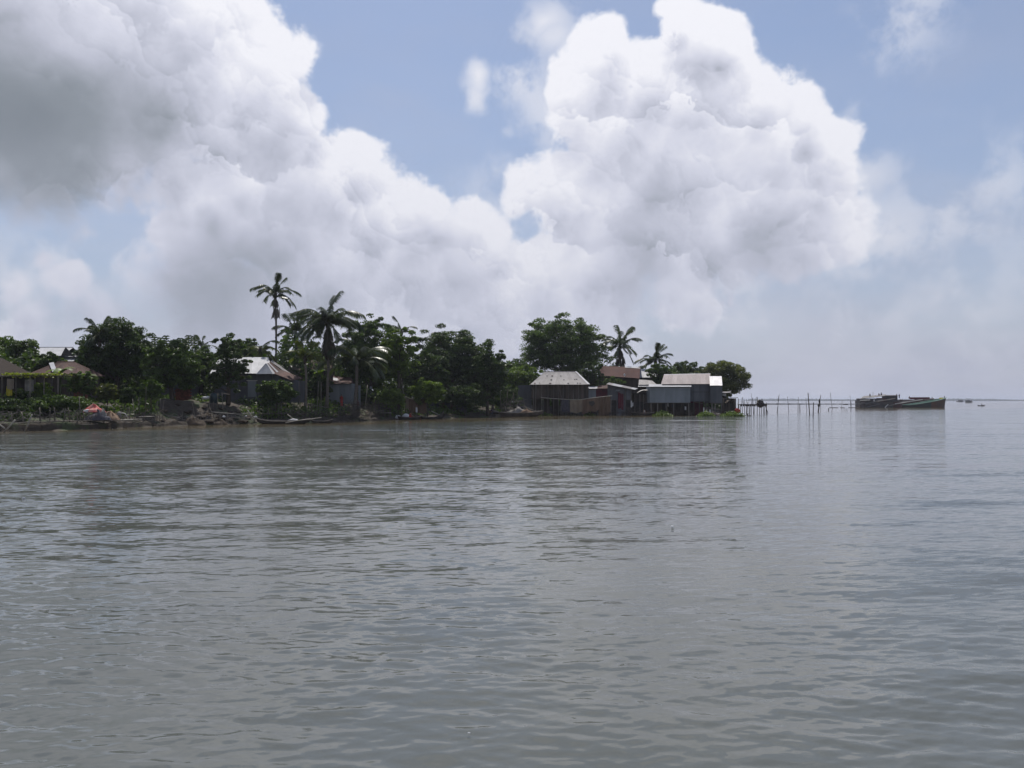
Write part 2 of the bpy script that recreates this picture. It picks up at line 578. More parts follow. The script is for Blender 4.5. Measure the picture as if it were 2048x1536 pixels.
M = {}
M["mud"] = mat_of("mud", (0.034, 0.024, 0.017), (0.062, 0.045, 0.031), 0.9, 0.9, bump=0.6, bscale=6, vary=0)
M["mud_pale"] = mat_of("mud_pale", (0.055, 0.042, 0.031), (0.034, 0.026, 0.02), 1.2, 0.9, bump=0.7, bscale=7, vary=.1)
M["bamboo"] = mat_of("bamboo", (0.155, 0.138, 0.112), (0.085, 0.072, 0.056), 2.5, 0.7, vary=.35)
M["bamboo_pale"] = mat_of("bamboo_pale", (0.33, 0.31, 0.27), (0.22, 0.20, 0.165), 2.5, 0.7, vary=.2)
M["wood_dark"] = mat_of("wood_dark", (0.05, 0.040, 0.033), (0.085, 0.068, 0.055), 2.0, 0.85, stretch=(1, 1, .25), vary=.3, bump=.3, bscale=25)
M["wood_grey"] = mat_of("wood_grey", (0.12, 0.108, 0.095), (0.19, 0.17, 0.15), 2.0, 0.85, stretch=(1, 1, .25), vary=.3, bump=.3, bscale=25)
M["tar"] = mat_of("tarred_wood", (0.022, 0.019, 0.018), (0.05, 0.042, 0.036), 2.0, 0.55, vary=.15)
M["tin_grey"] = mat_of("tin_grey", (0.195, 0.185, 0.185), (0.145, 0.134, 0.134), 0.8, 0.62, 0.1, vary=.16, spec=.5, c3=(0.11, 0.06, 0.042), c3_at=.66)
M["tin_glint"] = mat_of("tin_glint", (0.50, 0.485, 0.49), (0.40, 0.39, 0.40), 0.8, 0.5, 0.2, vary=.06, spec=.5)  # sun glint of the tall shed's roof put into a lighter base colour
M["tin_new"] = mat_of("tin_new", (0.36, 0.365, 0.38), (0.27, 0.275, 0.29), 0.8, 0.60, 0.15, vary=.10, spec=.5)
M["tin_pink"] = mat_of("tin_weathered", (0.26, 0.222, 0.215), (0.20, 0.165, 0.16), 0.7, 0.65, 0.1, vary=.08, spec=.5, stretch=(1, .4, .4))
M["tin_rust"] = mat_of("tin_rust", (0.062, 0.030, 0.024), (0.095, 0.050, 0.040), 1.2, 0.8, 0.0, vary=.3, c3=(0.20, 0.16, 0.15), c3_at=.68)
M["tin_red"] = mat_of("tin_red_oxide", (0.060, 0.022, 0.017), (0.080, 0.031, 0.024), 0.8, 0.8, vary=.10)
M["tin_blue"] = mat_of("tin_blue_grey", (0.215, 0.238, 0.258), (0.165, 0.185, 0.20), 0.6, 0.55, 0.15, vary=.10, stretch=(1, 1, .35))
M["tin_dark"] = mat_of("tin_dark", (0.10, 0.106, 0.117), (0.072, 0.074, 0.08), 0.8, 0.6, 0.1, vary=.14, stretch=(1, 1, .4), c3=(0.06, 0.035, 0.028), c3_at=.68)
M["maroon"] = mat_of("maroon_cloth", (0.10, 0.018, 0.028), (0.06, 0.012, 0.02), 2.0, 0.9, vary=.15)
M["thatch"] = mat_of("thatch", (0.19, 0.155, 0.115), (0.10, 0.08, 0.06), 5.0, 0.95, stretch=(4, 4, .6), vary=.1, bump=.8, bscale=18)
M["thatch_brown"] = mat_of("thatch_brown", (0.070, 0.052, 0.040), (0.042, 0.032, 0.025), 5.0, 0.95, stretch=(4, 4, .6), vary=.1, bump=.8, bscale=18)
M["jute"] = mat_of("jute_cloth", (0.17, 0.115, 0.078), (0.11, 0.075, 0.053), 1.2, 0.95, vary=.25, stretch=(1, 1, .3))
M["jute_pale"] = mat_of("jute_pale", (0.25, 0.205, 0.15), (0.17, 0.135, 0.10), 1.2, 0.95, vary=.1, stretch=(1, 1, .4))
M["white_cloth"] = mat_of("white_cloth", (0.66, 0.66, 0.66), (0.5, 0.5, 0.5), 4, 0.9, vary=.12)
M["yellow_cloth"] = mat_of("yellow_cloth", (0.42, 0.36, 0.03), (0.30, 0.26, 0.03), 4, 0.9, vary=.12)
M["red_cloth"] = mat_of("red_cloth", (0.36, 0.035, 0.03), (0.24, 0.02, 0.02), 4, 0.9, vary=.12)
M["red_tarp"] = mat_of("red_tarp", (0.50, 0.06, 0.05), (0.42, 0.20, 0.17), 2.5, 0.6, vary=.05)
M["blue_cloth"] = mat_of("blue_cloth", (0.04, 0.07, 0.20), (0.03, 0.05, 0.14), 4, 0.9, vary=.12)
M["dark_cloth"] = mat_of("dark_cloth", (0.045, 0.045, 0.06), (0.08, 0.075, 0.085), 3, 0.9, vary=.2)
M["grey_tarp"] = mat_of("grey_tarp", (0.22, 0.21, 0.20), (0.14, 0.13, 0.12), 2, 0.75, vary=.1)
M["brick"] = mat_of("brick_red", (0.19, 0.06, 0.04), (0.13, 0.045, 0.032), 5, 0.9, vary=.25)
M["crate"] = mat_of("crate_wood", (0.33, 0.19, 0.12), (0.25, 0.14, 0.09), 3, 0.85, vary=.15)
M["skin"] = mat_of("skin", (0.16, 0.085, 0.055), None, 2, 0.6, vary=.15)
M["hair"] = mat_of("hair", (0.012, 0.010, 0.009), None, 2, 0.6, vary=0)
M["nylon"] = mat_of("nylon_rope", (0.55, 0.55, 0.55), None, 2, 0.7, vary=.1)
M["tank"] = mat_of("tank_plastic", (0.03, 0.05, 0.055), None, 2, 0.5, vary=.1)
M["steel_dark"] = mat_of("steel_dark", (0.045, 0.042, 0.045), (0.075, 0.06, 0.055), 0.5, 0.65, vary=.15, c3=(0.10, 0.05, 0.035), c3_at=.62)
M["steel_maroon"] = mat_of("steel_maroon", (0.085, 0.03, 0.03), (0.055, 0.03, 0.03), 0.5, 0.65, vary=.1)
M["hull_green"] = mat_of("hull_green", (0.034, 0.042, 0.038), (0.05, 0.052, 0.044), 0.4, 0.6, vary=.05)
M["hull_rust"] = mat_of("hull_rust", (0.10, 0.05, 0.032), (0.06, 0.038, 0.03), 0.5, 0.7, vary=.05)
M["mint"] = mat_of("mint_paint", (0.15, 0.26, 0.20), (0.24, 0.34, 0.28), 0.6, 0.5, vary=.05)
M["yellow_paint"] = mat_of("yellow_paint", (0.55, 0.45, 0.06), None, 0.6, 0.5, vary=.05)
M["pale_paint"] = mat_of("pale_paint", (0.50, 0.49, 0.46), (0.38, 0.36, 0.34), 0.8, 0.6, vary=.1)
M["pipe"] = mat_of("steel_pipe", (0.07, 0.075, 0.085), (0.10, 0.095, 0.095), 0.5, 0.5, vary=.1)
M["bark"] = mat_of("bark", (0.085, 0.068, 0.052), (0.05, 0.041, 0.033), 4, 0.95, stretch=(1, 1, .3), vary=.2, bump=.6, bscale=14)
M["palm_bark"] = mat_of("palm_bark", (0.15, 0.13, 0.11), (0.085, 0.072, 0.06), 3, 0.95, stretch=(.3, .3, 3), vary=.2, bump=.5, bscale=12)
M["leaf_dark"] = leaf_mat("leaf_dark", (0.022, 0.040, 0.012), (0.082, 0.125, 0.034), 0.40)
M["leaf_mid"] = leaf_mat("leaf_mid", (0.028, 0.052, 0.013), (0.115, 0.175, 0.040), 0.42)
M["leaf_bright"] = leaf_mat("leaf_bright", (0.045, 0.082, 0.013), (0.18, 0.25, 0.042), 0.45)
M["leaf_olive"] = leaf_mat("leaf_olive", (0.046, 0.060, 0.016), (0.15, 0.165, 0.040), 0.42)
M["leaf_yellow"] = leaf_mat("leaf_yellow", (0.10, 0.13, 0.02), (0.30, 0.33, 0.05), 0.35)
M["frond"] = leaf_mat("palm_frond", (0.022, 0.036, 0.014), (0.070, 0.088, 0.030), 0.25, 0.35)
M["frond_lit"] = leaf_mat("palm_frond_lit", (0.05, 0.070, 0.012), (0.13, 0.145, 0.025), 0.4, 0.4)  # sunlight on two palms put into a yellower, paler frond colour
M["frond_dead"] = leaf_mat("palm_frond_dead", (0.045, 0.036, 0.026), (0.085, 0.068, 0.048), 0.15, 0.8)
M["hyacinth"] = leaf_mat("water_hyacinth", (0.05, 0.085, 0.015), (0.19, 0.26, 0.055), 0.3, 0.4)
M["far_leaf"] = leaf_mat("far_leaf", (0.03, 0.045, 0.025), (0.07, 0.09, 0.045), 0.2)

# ------------------------------------------------------------------ river
def wave_tile(n, size, lam_lo, lam_hi, heading, spread, slope, seed, power=1.0):
    """periodic patch of wind waves by inverse FFT; returns heights (m) with the asked rms slope"""
    rs = np.random.RandomState(seed)
    k = np.fft.fftfreq(n, size / n) * 2 * np.pi
    kx, ky = np.meshgrid(k, k)
    kk = np.hypot(kx, ky) + 1e-9
    ang = np.arctan2(ky, kx) - heading
    band = np.exp(-0.5 * ((np.log(kk) - np.log(2 * np.pi / np.sqrt(lam_lo * lam_hi))) / (0.5 * np.log(lam_hi / lam_lo))) ** 2)
    amp = band * (np.abs(np.cos(ang)) ** spread + 0.04) / kk ** (1.0 + power)
    amp[kk < 2 * np.pi / (lam_hi * 1.8)] = 0
    spec = amp * (rs.normal(size=(n, n)) + 1j * rs.normal(size=(n, n)))
    h = np.real(np.fft.ifft2(spec))
    gx_, gy_ = np.gradient(h, size / n)
    return h * slope / np.sqrt((gx_ ** 2 + gy_ ** 2).mean())


def sample_tile(h, size, x, y):
    n = h.shape[0]
    u = (x / size % 1) * n; v = (y / size % 1) * n
    i = u.astype(int) % n; j = v.astype(int) % n
    fu, fv = u - np.floor(u), v - np.floor(v)
    i2, j2 = (i + 1) % n, (j + 1) % n
    return (h[j, i] * (1 - fu) + h[j, i2] * fu) * (1 - fv) + (h[j2, i] * (1 - fu) + h[j2, i2] * fu) * fv


def water_material():
    m = bpy.data.materials.new("river_water")
    m.use_nodes = True
    g = NG(m.node_tree)
    b = m.node_tree.nodes["Principled BSDF"]
    geo = g.node("ShaderNodeNewGeometry")
    P = geo.outputs["Position"]
    silt = g.noise(g.v('MULTIPLY', P, (0.05, 0.12, 1)), 1.0, 4.0, 0.55)
    body = (g.mix(g.rng(silt, 0.35, 0.65), (0.094, 0.103, 0.099), (0.108, 0.114, 0.104)))  # river body colour
    b.inputs["IOR"].default_value = 1.333
    b.inputs["Specular IOR Level"].default_value = 0.5
    b.inputs["Roughness"].default_value = 0.07
    # ripples: slopes of short crests lying roughly across the view, gustier in patches
    rot = g.node("ShaderNodeVectorRotate", rotation_type='Z_AXIS')
    g.put(rot.inputs["Vector"], P); rot.inputs["Angle"].default_value = R(-11)
    pr = rot.outputs[0]
    half3 = (0.5, 0.5, 0.5)
    s1 = g.v('SUBTRACT', g.noise(g.v('MULTIPLY', pr, (2.8, 10.5, 1)), 1.0, 2.0, 0.6, 0.6, color=True), half3)
    s2 = g.v('SUBTRACT', g.noise(g.v('MULTIPLY', pr, (0.55, 2.7, 1)), 1.0, 3.0, 0.62, 0.5, color=True), half3)
    s3 = g.v('SUBTRACT', g.noise(g.v('MULTIPLY', pr, (0.10, 0.62, 1)), 1.0, 2.0, 0.55, 0.5, color=True), half3)
    gust = g.noise(g.v('MULTIPLY', P, (0.03, 0.10, 1)), 1.0, 3.0, 0.55)

    def crest(v, k):       # flat backs, steep crests
        return g.v('MULTIPLY', g.v('MULTIPLY', v, g.v('ABSOLUTE', v)), k)
    sl = g.v('ADD', g.v('MULTIPLY', s1, (0.24, 0.42, 0.0)), crest(s2, (1.0, 2.3, 0.0)))
    sl = g.v('ADD', sl, crest(s3, (0.5, 1.2, 0.0)))
    sl = g.v('SCALE', sl, scale=g.rng(gust, 0.36, 0.64, 0.6, 1.15))
    # the boat we stand in shelters the water close by
    sl = g.v('SCALE', sl, scale=g.rng(g.v('LENGTH', P), 8.0, 48.0, 0.85, 1.9))
    # the lee of the bank lies calm
    sep = g.node("ShaderNodeSeparateXYZ"); g.put(sep.inputs[0], P)
    edge = g.m('SUBTRACT', g.m('MULTIPLY_ADD', sep.outputs[0], 0.98, 101.5), sep.outputs[1])
    edge = g.m('ADD', edge, g.m('MULTIPLY_ADD', g.noise(g.v('MULTIPLY', P, (.08, .08, 1)), 1, 3), 8.0, -4.0))
    calm = g.rng(edge, 0.0, 6.0, 0.12, 1.0)
    g.put(b.inputs["Base Color"], g.mix(g.rng(edge, 1.0, 8.0), (0.118, 0.098, 0.060), body))   # muddy brown by the bank: lack of sky reflection put into the colour
    sl = g.v('SCALE', sl, scale=calm)
    g.put(b.inputs["Normal"], g.v('NORMALIZE', g.v('ADD', geo.outputs["Normal"], sl)))
    return m


def build_water():
    rows = np.concatenate([[0.05, 1.5, 3.0], 1.0 / np.linspace(1 / 4.4, 1 / 62.0, 430), np.geomspace(66, 9000, 26)])
    half = R(36)
    cols = np.concatenate([np.linspace(-math.pi, -half, 22)[:-1], np.linspace(-half, half, 840), np.linspace(half, math.pi, 22)[1:]])
    rr, aa = np.meshgrid(rows, cols, indexing='ij')
    x = rr * np.sin(aa) / np.maximum(np.cos(np.clip(aa, -half, half)), .2)
    y = rr * np.cos(aa) / np.maximum(np.cos(np.clip(aa, -half, half)), .2)
    t1 = wave_tile(512, 31.0, 0.55, 2.6, R(90 - 14), 6, 0.022, 3)
    t2 = wave_tile(1024, 13.7, 0.10, 0.45, R(90 - 9), 5, 0.050, 5)
    t3 = wave_tile(512, 9.1, 0.09, 0.35, R(90 + 16), 3, 0.030, 9)
    gust = sample_tile(wave_tile(256, 90.0, 6, 30, R(60), 1, 1.0, 21), 90.0, x, y)
    gust = np.clip(0.9 + 0.45 * gust / gust.std(), 0.25, 1.7)
    near = np.clip((60 - rr) / 32, 0, 1)
    fine = np.clip((30 - rr) / 20, 0, 1)
    z = sample_tile(t1, 31.0, x, y) * near + (sample_tile(t2, 13.7, x, y) + sample_tile(t3, 9.1, x, y)) * fine * gust
    z *= (np.abs(aa) < half * 0.999)
    V = np.stack([x, y, z], -1).reshape(-1, 3)
    nr, nc = rr.shape
    i = np.arange(nr - 1)[:, None] * nc + np.arange(nc - 1)[None, :]
    Fc = np.stack([i, i + 1, i + nc + 1, i + nc], -1).reshape(-1, 4)[:, ::-1]
    o = link("water", np_mesh("water", V, Fc, water_material(), smooth=True))
    tag(o, kind="structure")


build_water()


# ------------------------------------------------------------------ land
def land_material():
    m = bpy.data.materials.new("bank_earth")
    m.use_nodes = True
    g = NG(m.node_tree)
    b = m.node_tree.nodes["Principled BSDF"]
    geo = g.node("ShaderNodeNewGeometry")
    P = geo.outputs["Position"]
    n1 = g.noise(P, 0.55, 6.0, 0.6)
    n2 = g.noise(P, 3.0, 5.0, 0.65)
    c = g.mix(g.rng(n2, 0.35, 0.65), (0.028, 0.020, 0.013), (0.054, 0.040, 0.027))
    c = g.mix(g.rng(n1, 0.52, 0.62), c, (0.040, 0.055, 0.018))
    g.put(b.inputs["Base Color"], c)
    b.inputs["Roughness"].default_value = 0.9
    bn = g.node("ShaderNodeBump"); bn.inputs["Strength"].default_value = 0.8; bn.inputs["Distance"].default_value = 0.12
    g.put(bn.inputs["Height"], g.noise(P, 2.6, 6.0, 0.65))
    g.put(b.inputs["Normal"], bn.outputs[0])
    return m


def build_land():
    pxs = np.concatenate([np.linspace(-900, -20, 60), np.linspace(-10, 1540, 420)])
    ts = np.concatenate([np.linspace(-3, -.5, 4), [-.15, -.08, 0, .08, .15], np.linspace(.25, 6, 30), np.linspace(6.5, 16, 12), np.linspace(20, 90, 16)])
    rs = np.random.RandomState(4)
    lump = wave_tile(256, 24.0, 0.7, 4.0, 0, 0, 0.28, 31)
    V = []
    for px in pxs:
        d0 = shore(px)
        for t in ts:
            Y = d0 + t
            X = gx(px, Y)
            z = ground_z(px, t)
            amp = (0.3 if px < 310 and t < 1.2 else 1.0) if -0.1 < t < 12 else 0.5
            V.append((X, Y, z + (0 if z < -.3 else float(sample_tile(lump, 24.0, np.array([X]), np.array([Y]))[0]) * amp)))
    n, k = len(pxs), len(ts)
    i = np.arange(n - 1)[:, None] * k + np.arange(k - 1)[None, :]
    Fc = np.stack([i, i + k, i + k + 1, i + 1], -1).reshape(-1, 4)
    o = link("river_bank", np_mesh("river_bank", np.array(V), Fc, land_material(), smooth=True))
    tag(o, kind="structure")


build_land()


# far bank across the river mouth
def build_far():
    rs = np.random.RandomState(8)
    V, Fc = [], []
    n = 160
    for side, (p0, p1, Y) in enumerate([(1500, 2700, 4000.0), (-1200, 1740, 6500.0)]):
        b = len(V)
        for i in range(n + 1):
            px = p0 + (p1 - p0) * i / n
            X = gx(px, Y)
            for (dy, z) in ((0, -1), (8, 1.2), (40, 2.0), (400, 2.0)):
                V.append((X, Y + dy + 60 * math.sin(i * .13), z))
        for i in range(n):
            for k in range(3):
                a = b + i * 4 + k
                Fc.append((a, a + 4, a + 5, a + 1))
    o = link("far_bank", np_mesh("far_bank", np.array(V), np.array(Fc), M["mud"]))
    tag(o, kind="structure")
    # wood on the far bank: one mass
    P, S, T = [], [], []
    for (p0, p1, Y, hgt) in [(1500, 2700, 4020.0, 17.0), (-1200, 1740, 6530.0, 20.0)]:
        for i in range(1500):
            px = rs.uniform(p0, p1)
            h = hgt * (0.55 + 0.45 * math.sin(px * .013) * math.sin(px * .0047 + 1)) * rs.uniform(.6, 1.15)
            if p0 == 1500:
                h *= np.interp(px, [1500, 1880, 2048, 2300], [.5, .8, 1.7, 1.9])
            X = gx(px, Y)
            for j in range(9):
                P.append((X + rs.normal() * 9, Y + rs.uniform(0, 40), 1.0 + h * rs.uniform(.05, 1.0)))
                S.append(rs.uniform(7, 12)); T.append(rs.uniform(0, 1))
    me = leaf_cloud("far_treeline", np.array(P), None, np.array(S), 0.5, np.array(T), M["far_leaf"], rs)
    o = link("far_treeline", me)
    tag(o, "hazy line of trees along the far bank of the river", "treeline", kind="stuff")

# ------------------------------------------------------------------ foliage
def leaf_cloud(name, C, Nrm, size, asp, tint, mat, rs, droop=0.12, tang=None):
    """many leaf-shaped folded faces"""
    n = len(C)
    if Nrm is None:
        Nrm = rs.normal(size=(n, 3)); Nrm[:, 2] = np.abs(Nrm[:, 2]) + .3
    Nrm = Nrm / np.linalg.norm(Nrm, axis=1, keepdims=True)
    r = rs.normal(size=(n, 3))
    if tang is not None:
        r[-len(tang):] = tang
    t = r - (r * Nrm).sum(1, keepdims=True) * Nrm
    t /= np.linalg.norm(t, axis=1, keepdims=True) + 1e-9
    b = np.cross(Nrm, t)
    s = size[:, None]
    base = C - t * s * .5
    tip = C + t * s * .5 - Nrm * s * droop
    a1 = C + b * s * asp * .5 + Nrm * s * .08
    a2 = C - b * s * asp * .5 + Nrm * s * .08
    V = np.stack([base, a1, tip, a2], 1).reshape(-1, 3)
    i = np.arange(n) * 4
    Fc = np.concatenate([np.stack([i, i + 1, i + 2], 1), np.stack([i, i + 2, i + 3], 1)])
    return np_mesh(name, V, Fc, mat, tint=np.repeat(tint, 4))


def crown_points(rs, c, r, nclump, per, cr, flat=0.6, low=-0.55, lump=0.28, inner=0.25):
    """leaf positions and normals for a crown of clumps round an ellipsoid"""
    c = np.array(c); r = np.array(r)
    cen = []
    ph = rs.uniform(0, 6.3, 6)
    while len(cen) < nclump:
        d = rs.normal(size=3); d /= np.linalg.norm(d)
        if d[2] < low:
            continue
        az = math.atan2(d[1], d[0])
        env = 1 + lump * (math.sin(2 * az + ph[0]) * .4 + math.sin(3 * az + 4 * d[2] + ph[1]) * .4 + math.sin(5 * az - 3 * d[2] + ph[2]) * .3)
        env = min(env, 1.05)
        q = rs.uniform(.40, 1.0) ** .6
        cen.append(d * q * env)
    cen = np.array(cen) * (1 - cr * .55) * r * np.array([1.12, 1.0, 1.0]) + c
    crad = cr * r[:2].mean() * rs.uniform(.65, 1.3, nclump)
    tcl = rs.uniform(0, 1, nclump)
    C, N_, T = [], [], []
    for i in range(nclump):
        k = int(per * rs.uniform(.7, 1.3))
        d = rs.normal(size=(k, 3)); d[:, 2] += .45
        d /= np.linalg.norm(d, axis=1, keepdims=True)
        q = rs.uniform(.25, 1.05, (k, 1)) ** .6
        p = cen[i] + d * q * crad[i] * np.array([1, 1, flat])
        C.append(p)
        nn = d * .7 + np.array([0, 0, .35]) + rs.normal(size=(k, 3)) * .6
        N_.append(nn)
        T.append(np.clip(.25 + .4 * tcl[i] + rs.normal(size=k) * .16, 0, 1))
    k = int(nclump * per * inner)
    if k:
        d = rs.normal(size=(k, 3)); d /= np.linalg.norm(d, axis=1, keepdims=True)
        d[:, 2] = np.maximum(d[:, 2], low)
        C.append(c + d * rs.uniform(0, .75, (k, 1)) * r)
        N_.append(rs.normal(size=(k, 3)) + np.array([0, 0, .6])); T.append(np.clip(rs.normal(.3, .15, k), 0, 1))
    return np.concatenate(C), np.concatenate(N_), np.concatenate(T), cen


def tree(name, label, px, top, bot, w, Y, mat="leaf_mid", seed=1, nclump=60, per=90, leaf=0.42, cr=0.2, flat=0.6, asp=0.55, trunk_r=0.22, cat="tree",
         group=None, depth=None, lean=0.0, low=-0.9, lump=0.28, sprigs=0):
    rs = np.random.RandomState(seed)
    a = at(px, (top + bot) / 2, Y)
    rx = w / 2 / F * Y
    rz = (bot - top) / 2 / F * Y
    z0 = max(gz(px, Y), -0.2)
    o = empty(name, (a.x + lean, Y, z0), label, cat, group)
    base = Vector(o.location)
    nclump = int(nclump * 2.6); per = int(per * 1.3); leaf *= .72
    C, N_, T, cen = crown_points(rs, a, (rx, depth or rx * .75, rz), nclump, per, cr * .88, flat, low, lump)
    S = leaf * rs.uniform(.6, 1.35, len(C))
    tg = None
    if sprigs:     # upright shoots with pairs of long drooping leaves
        C2, N2, tg = [], [], []
        for k in range(sprigs):
            p0 = np.array([a.x + rx * (-.5 + 1.2 * k / (sprigs - 1)) + rs.uniform(-.25, .25), Y - .3 + rs.uniform(-.6, .6), a.z + rz * rs.uniform(.62, .74)])
            L = rs.uniform(.7, 1.3)
            for j in range(5):
                for sd in range(3):
                    an = sd * 2.1 + j
                    dd = np.array([math.cos(an), math.sin(an), -.12 + .1 * j])
                    C2.append(p0 + dd * .3 * (1 - .1 * j) + np.array([0, 0, L * (j + .5) / 5])); N2.append(np.array([-dd[0] * .2, -.75, .7])); tg.append(dd)
        C = np.vstack([C, C2]); N_ = np.vstack([N_, N2]); T = np.append(T, rs.uniform(.1, .4, len(C2))); S = np.append(S, np.full(len(C2), .55))
        tg = np.array(tg)
    k = C[:, 2] > z0 + .1
    me = leaf_cloud("crown", C[k] - np.array(base), N_[k], S[k], asp, T[k], M[mat], rs, tang=tg)
    link("crown", me, o)
    mb = MB()
    ch = max(a.z - rz * .35, z0 + .6)
    fork = Vector((a.x, Y, ch))
    mid = base.lerp(fork, .5) + Vector((rs.normal() * .15, rs.normal() * .15, 0))
    mb.tube([base - Vector((0, 0, .3)), mid, fork], [trunk_r * 1.35, trunk_r, trunk_r * .75], 8)
    for i in rs.choice(len(cen), min(14, len(cen)), replace=False):
        e = Vector(cen[i])
        if e.z < z0 + .4:
            continue
        s = fork if e.z > fork.z else mid
        m1 = s.lerp(e, .5) + Vector((0, 0, .12 * (e - s).length))
        mb.tube([s, m1, e], [trunk_r * .5, trunk_r * .3, trunk_r * .1], 5)
    mb.build("trunk", M["bark"], o, smooth=True)
    return o


def bush(name, label, px, top, bot, w, Y, mat="leaf_mid", seed=1, nclump=26, per=60, leaf=0.30, group=None, cat="bush", **kw):
    return tree(name, label, px, top, bot, w, Y, mat, seed, nclump, per, leaf, trunk_r=0.05, cat=cat, group=group, **kw)


FROND_CACHE = {}


def frond_mesh(kind, seed, mat):
    """one coconut frond, 1 unit long from the origin along +X, rising in Z"""
    key = (kind, seed, mat)
    if key in FROND_CACHE:
        return FROND_CACHE[key]
    rs = np.random.RandomState(seed * 7 + len(kind))
    rise, sag = {"up": (1.25, .55), "arch": (.75, 1.2), "flat": (.32, 1.05), "droop": (-.12, 1.0), "hang": (-.85, .5)}[kind]
    n = 12
    pts = []
    p = np.zeros(3); ang = rise
    for i in range(n + 1):
        pts.append(p.copy())
        p = p + np.array([math.cos(ang), 0, math.sin(ang)]) / n
        ang -= sag / n * (0.5 + 1.3 * i / n)
        ang = max(ang, -1.5)
    pts = np.array(pts)
    V, Fc, T = [], [], []
    for i in range(n):
        wd = .016 * (1 - .8 * i / n); w2 = .016 * (1 - .8 * (i + 1) / n)
        b = len(V)
        V += [pts[i] + [0, wd, 0], pts[i] + [0, -wd, 0], pts[i + 1] + [0, -w2, 0], pts[i + 1] + [0, w2, 0], pts[i] + [0, 0, -wd], pts[i + 1] + [0, 0, -w2]]
        Fc += [(b, b + 1, b + 2), (b, b + 2, b + 3), (b + 1, b + 4, b + 5), (b + 1, b + 5, b + 2), (b + 4, b, b + 3), (b + 4, b + 3, b + 5)]
        T += [.95] * 6
    m = 34
    for j in range(m):
        f = .14 + .86 * (j + .5) / m
        q = f * n
        i = min(int(q), n - 1)
        c = pts[i] + (pts[i + 1] - pts[i]) * (q - i)
        tg = pts[i + 1] - pts[i]; tg = tg / np.linalg.norm(tg)
        L = .23 * math.sin(math.pi * min(1, (.22 + .78 * (1 - abs(2 * f - 1.05))))) ** .6 * rs.uniform(.8, 1.1)
        for sd in (-1, 1):
            d = np.array([0, sd, 0]) * .8 + tg * .6 + np.array([0, 0, -.38 - .3 * rs.uniform()])
            d /= np.linalg.norm(d)
            e1 = c + d * L * .55
            d2 = d * .75 + np.array([0, 0, -.65]); d2 /= np.linalg.norm(d2)
            e2 = e1 + d2 * L * .5
            b = len(V)
            wv = tg * .013
            V += [c - wv, c + wv, e1 + wv, e1 - wv, e2]
            Fc += [(b, b + 1, b + 2), (b, b + 2, b + 3), (b + 3, b + 2, b + 4)]
            tt = float(np.clip(rs.normal(.4, .2), 0, 1)); T += [tt] * 5
    me = np_mesh("frond", np.array(V), np.array(Fc), M[mat], tint=np.array(T))
    FROND_CACHE[key] = me
    return me


def palm(name, label, px, crown_py, Y, length, base_px=None, n=20, seed=1, mix="ufadd", mat="frond", dead=0, trunk_r=0.16, nuts=True, group=None):
    rs = random.Random(seed)
    top = at(px, crown_py, Y)
    bx = gx(base_px if base_px is not None else px, Y)
    z0 = max(gz(base_px or px, Y), -.2)
    o = empty(name, (bx, Y, z0), label, "palm tree", group)
    base = Vector(o.location)
    mb = MB()
    pts, rad = [], []
    for i in range(15):
        s = i / 14
        bow = math.sin(s * math.pi) * .25
        pts.append(base.lerp(top, s) + Vector((bow * (1 if bx > top.x else -1) * -.6, 0, 0)) - Vector((0, 0, .3 if i == 0 else 0)))
        rad.append(trunk_r * (1.5 - .62 * min(1, s * 3) ** .5 + (.05 if i % 2 else 0)))
    mb.tube(pts, rad, 8)
    mb.build("trunk", M["palm_bark"], o, smooth=True)
    mb = MB(); mb.tube([top - Vector((0, 0, .7)), top - Vector((0, 0, .2)), top + Vector((0, 0, .5))], [trunk_r * .9, trunk_r * 1.7, trunk_r * .5], 8)
    mb.build("crown_shaft", M["frond_dead"], o, smooth=True)
    kinds = {"u": "up", "f": "flat", "a": "arch", "d": "droop", "h": "hang"}
    for i in range(n):
        kk = kinds[mix[(i * 3 + rs.randrange(3)) % len(mix)]]
        me = frond_mesh(kk, rs.randrange(3), mat)
        f = link("frond", me, o, top - base + Vector((0, 0, rs.uniform(-.15, .25))))
        f.rotation_euler = (rs.uniform(-.3, .3), rs.uniform(-.12, .12), i * 2.39996 + rs.uniform(-.2, .2))
        s = length * rs.uniform(.82, 1.12)
        f.scale = (s, s, s)
    for i in range(dead):
        f = link("dead_frond", frond_mesh("hang", rs.randrange(3), "frond_dead"), o, top - base + Vector((0, 0, -.35)))
        f.rotation_euler = (rs.uniform(-.2, .2), .35 + rs.uniform(-.1, .2), i * 2.4 + .5)
        s = length * rs.uniform(.7, .95)
        f.scale = (s, s, s)
    if nuts:
        for i in range(5):
            a = i * 1.3
            MB().blob(top + Vector((math.cos(a) * .25, math.sin(a) * .25, -.3)), (.13, .13, .16), 6, 5, .02).build("coconut", M["leaf_olive"], o, smooth=True)
    return o


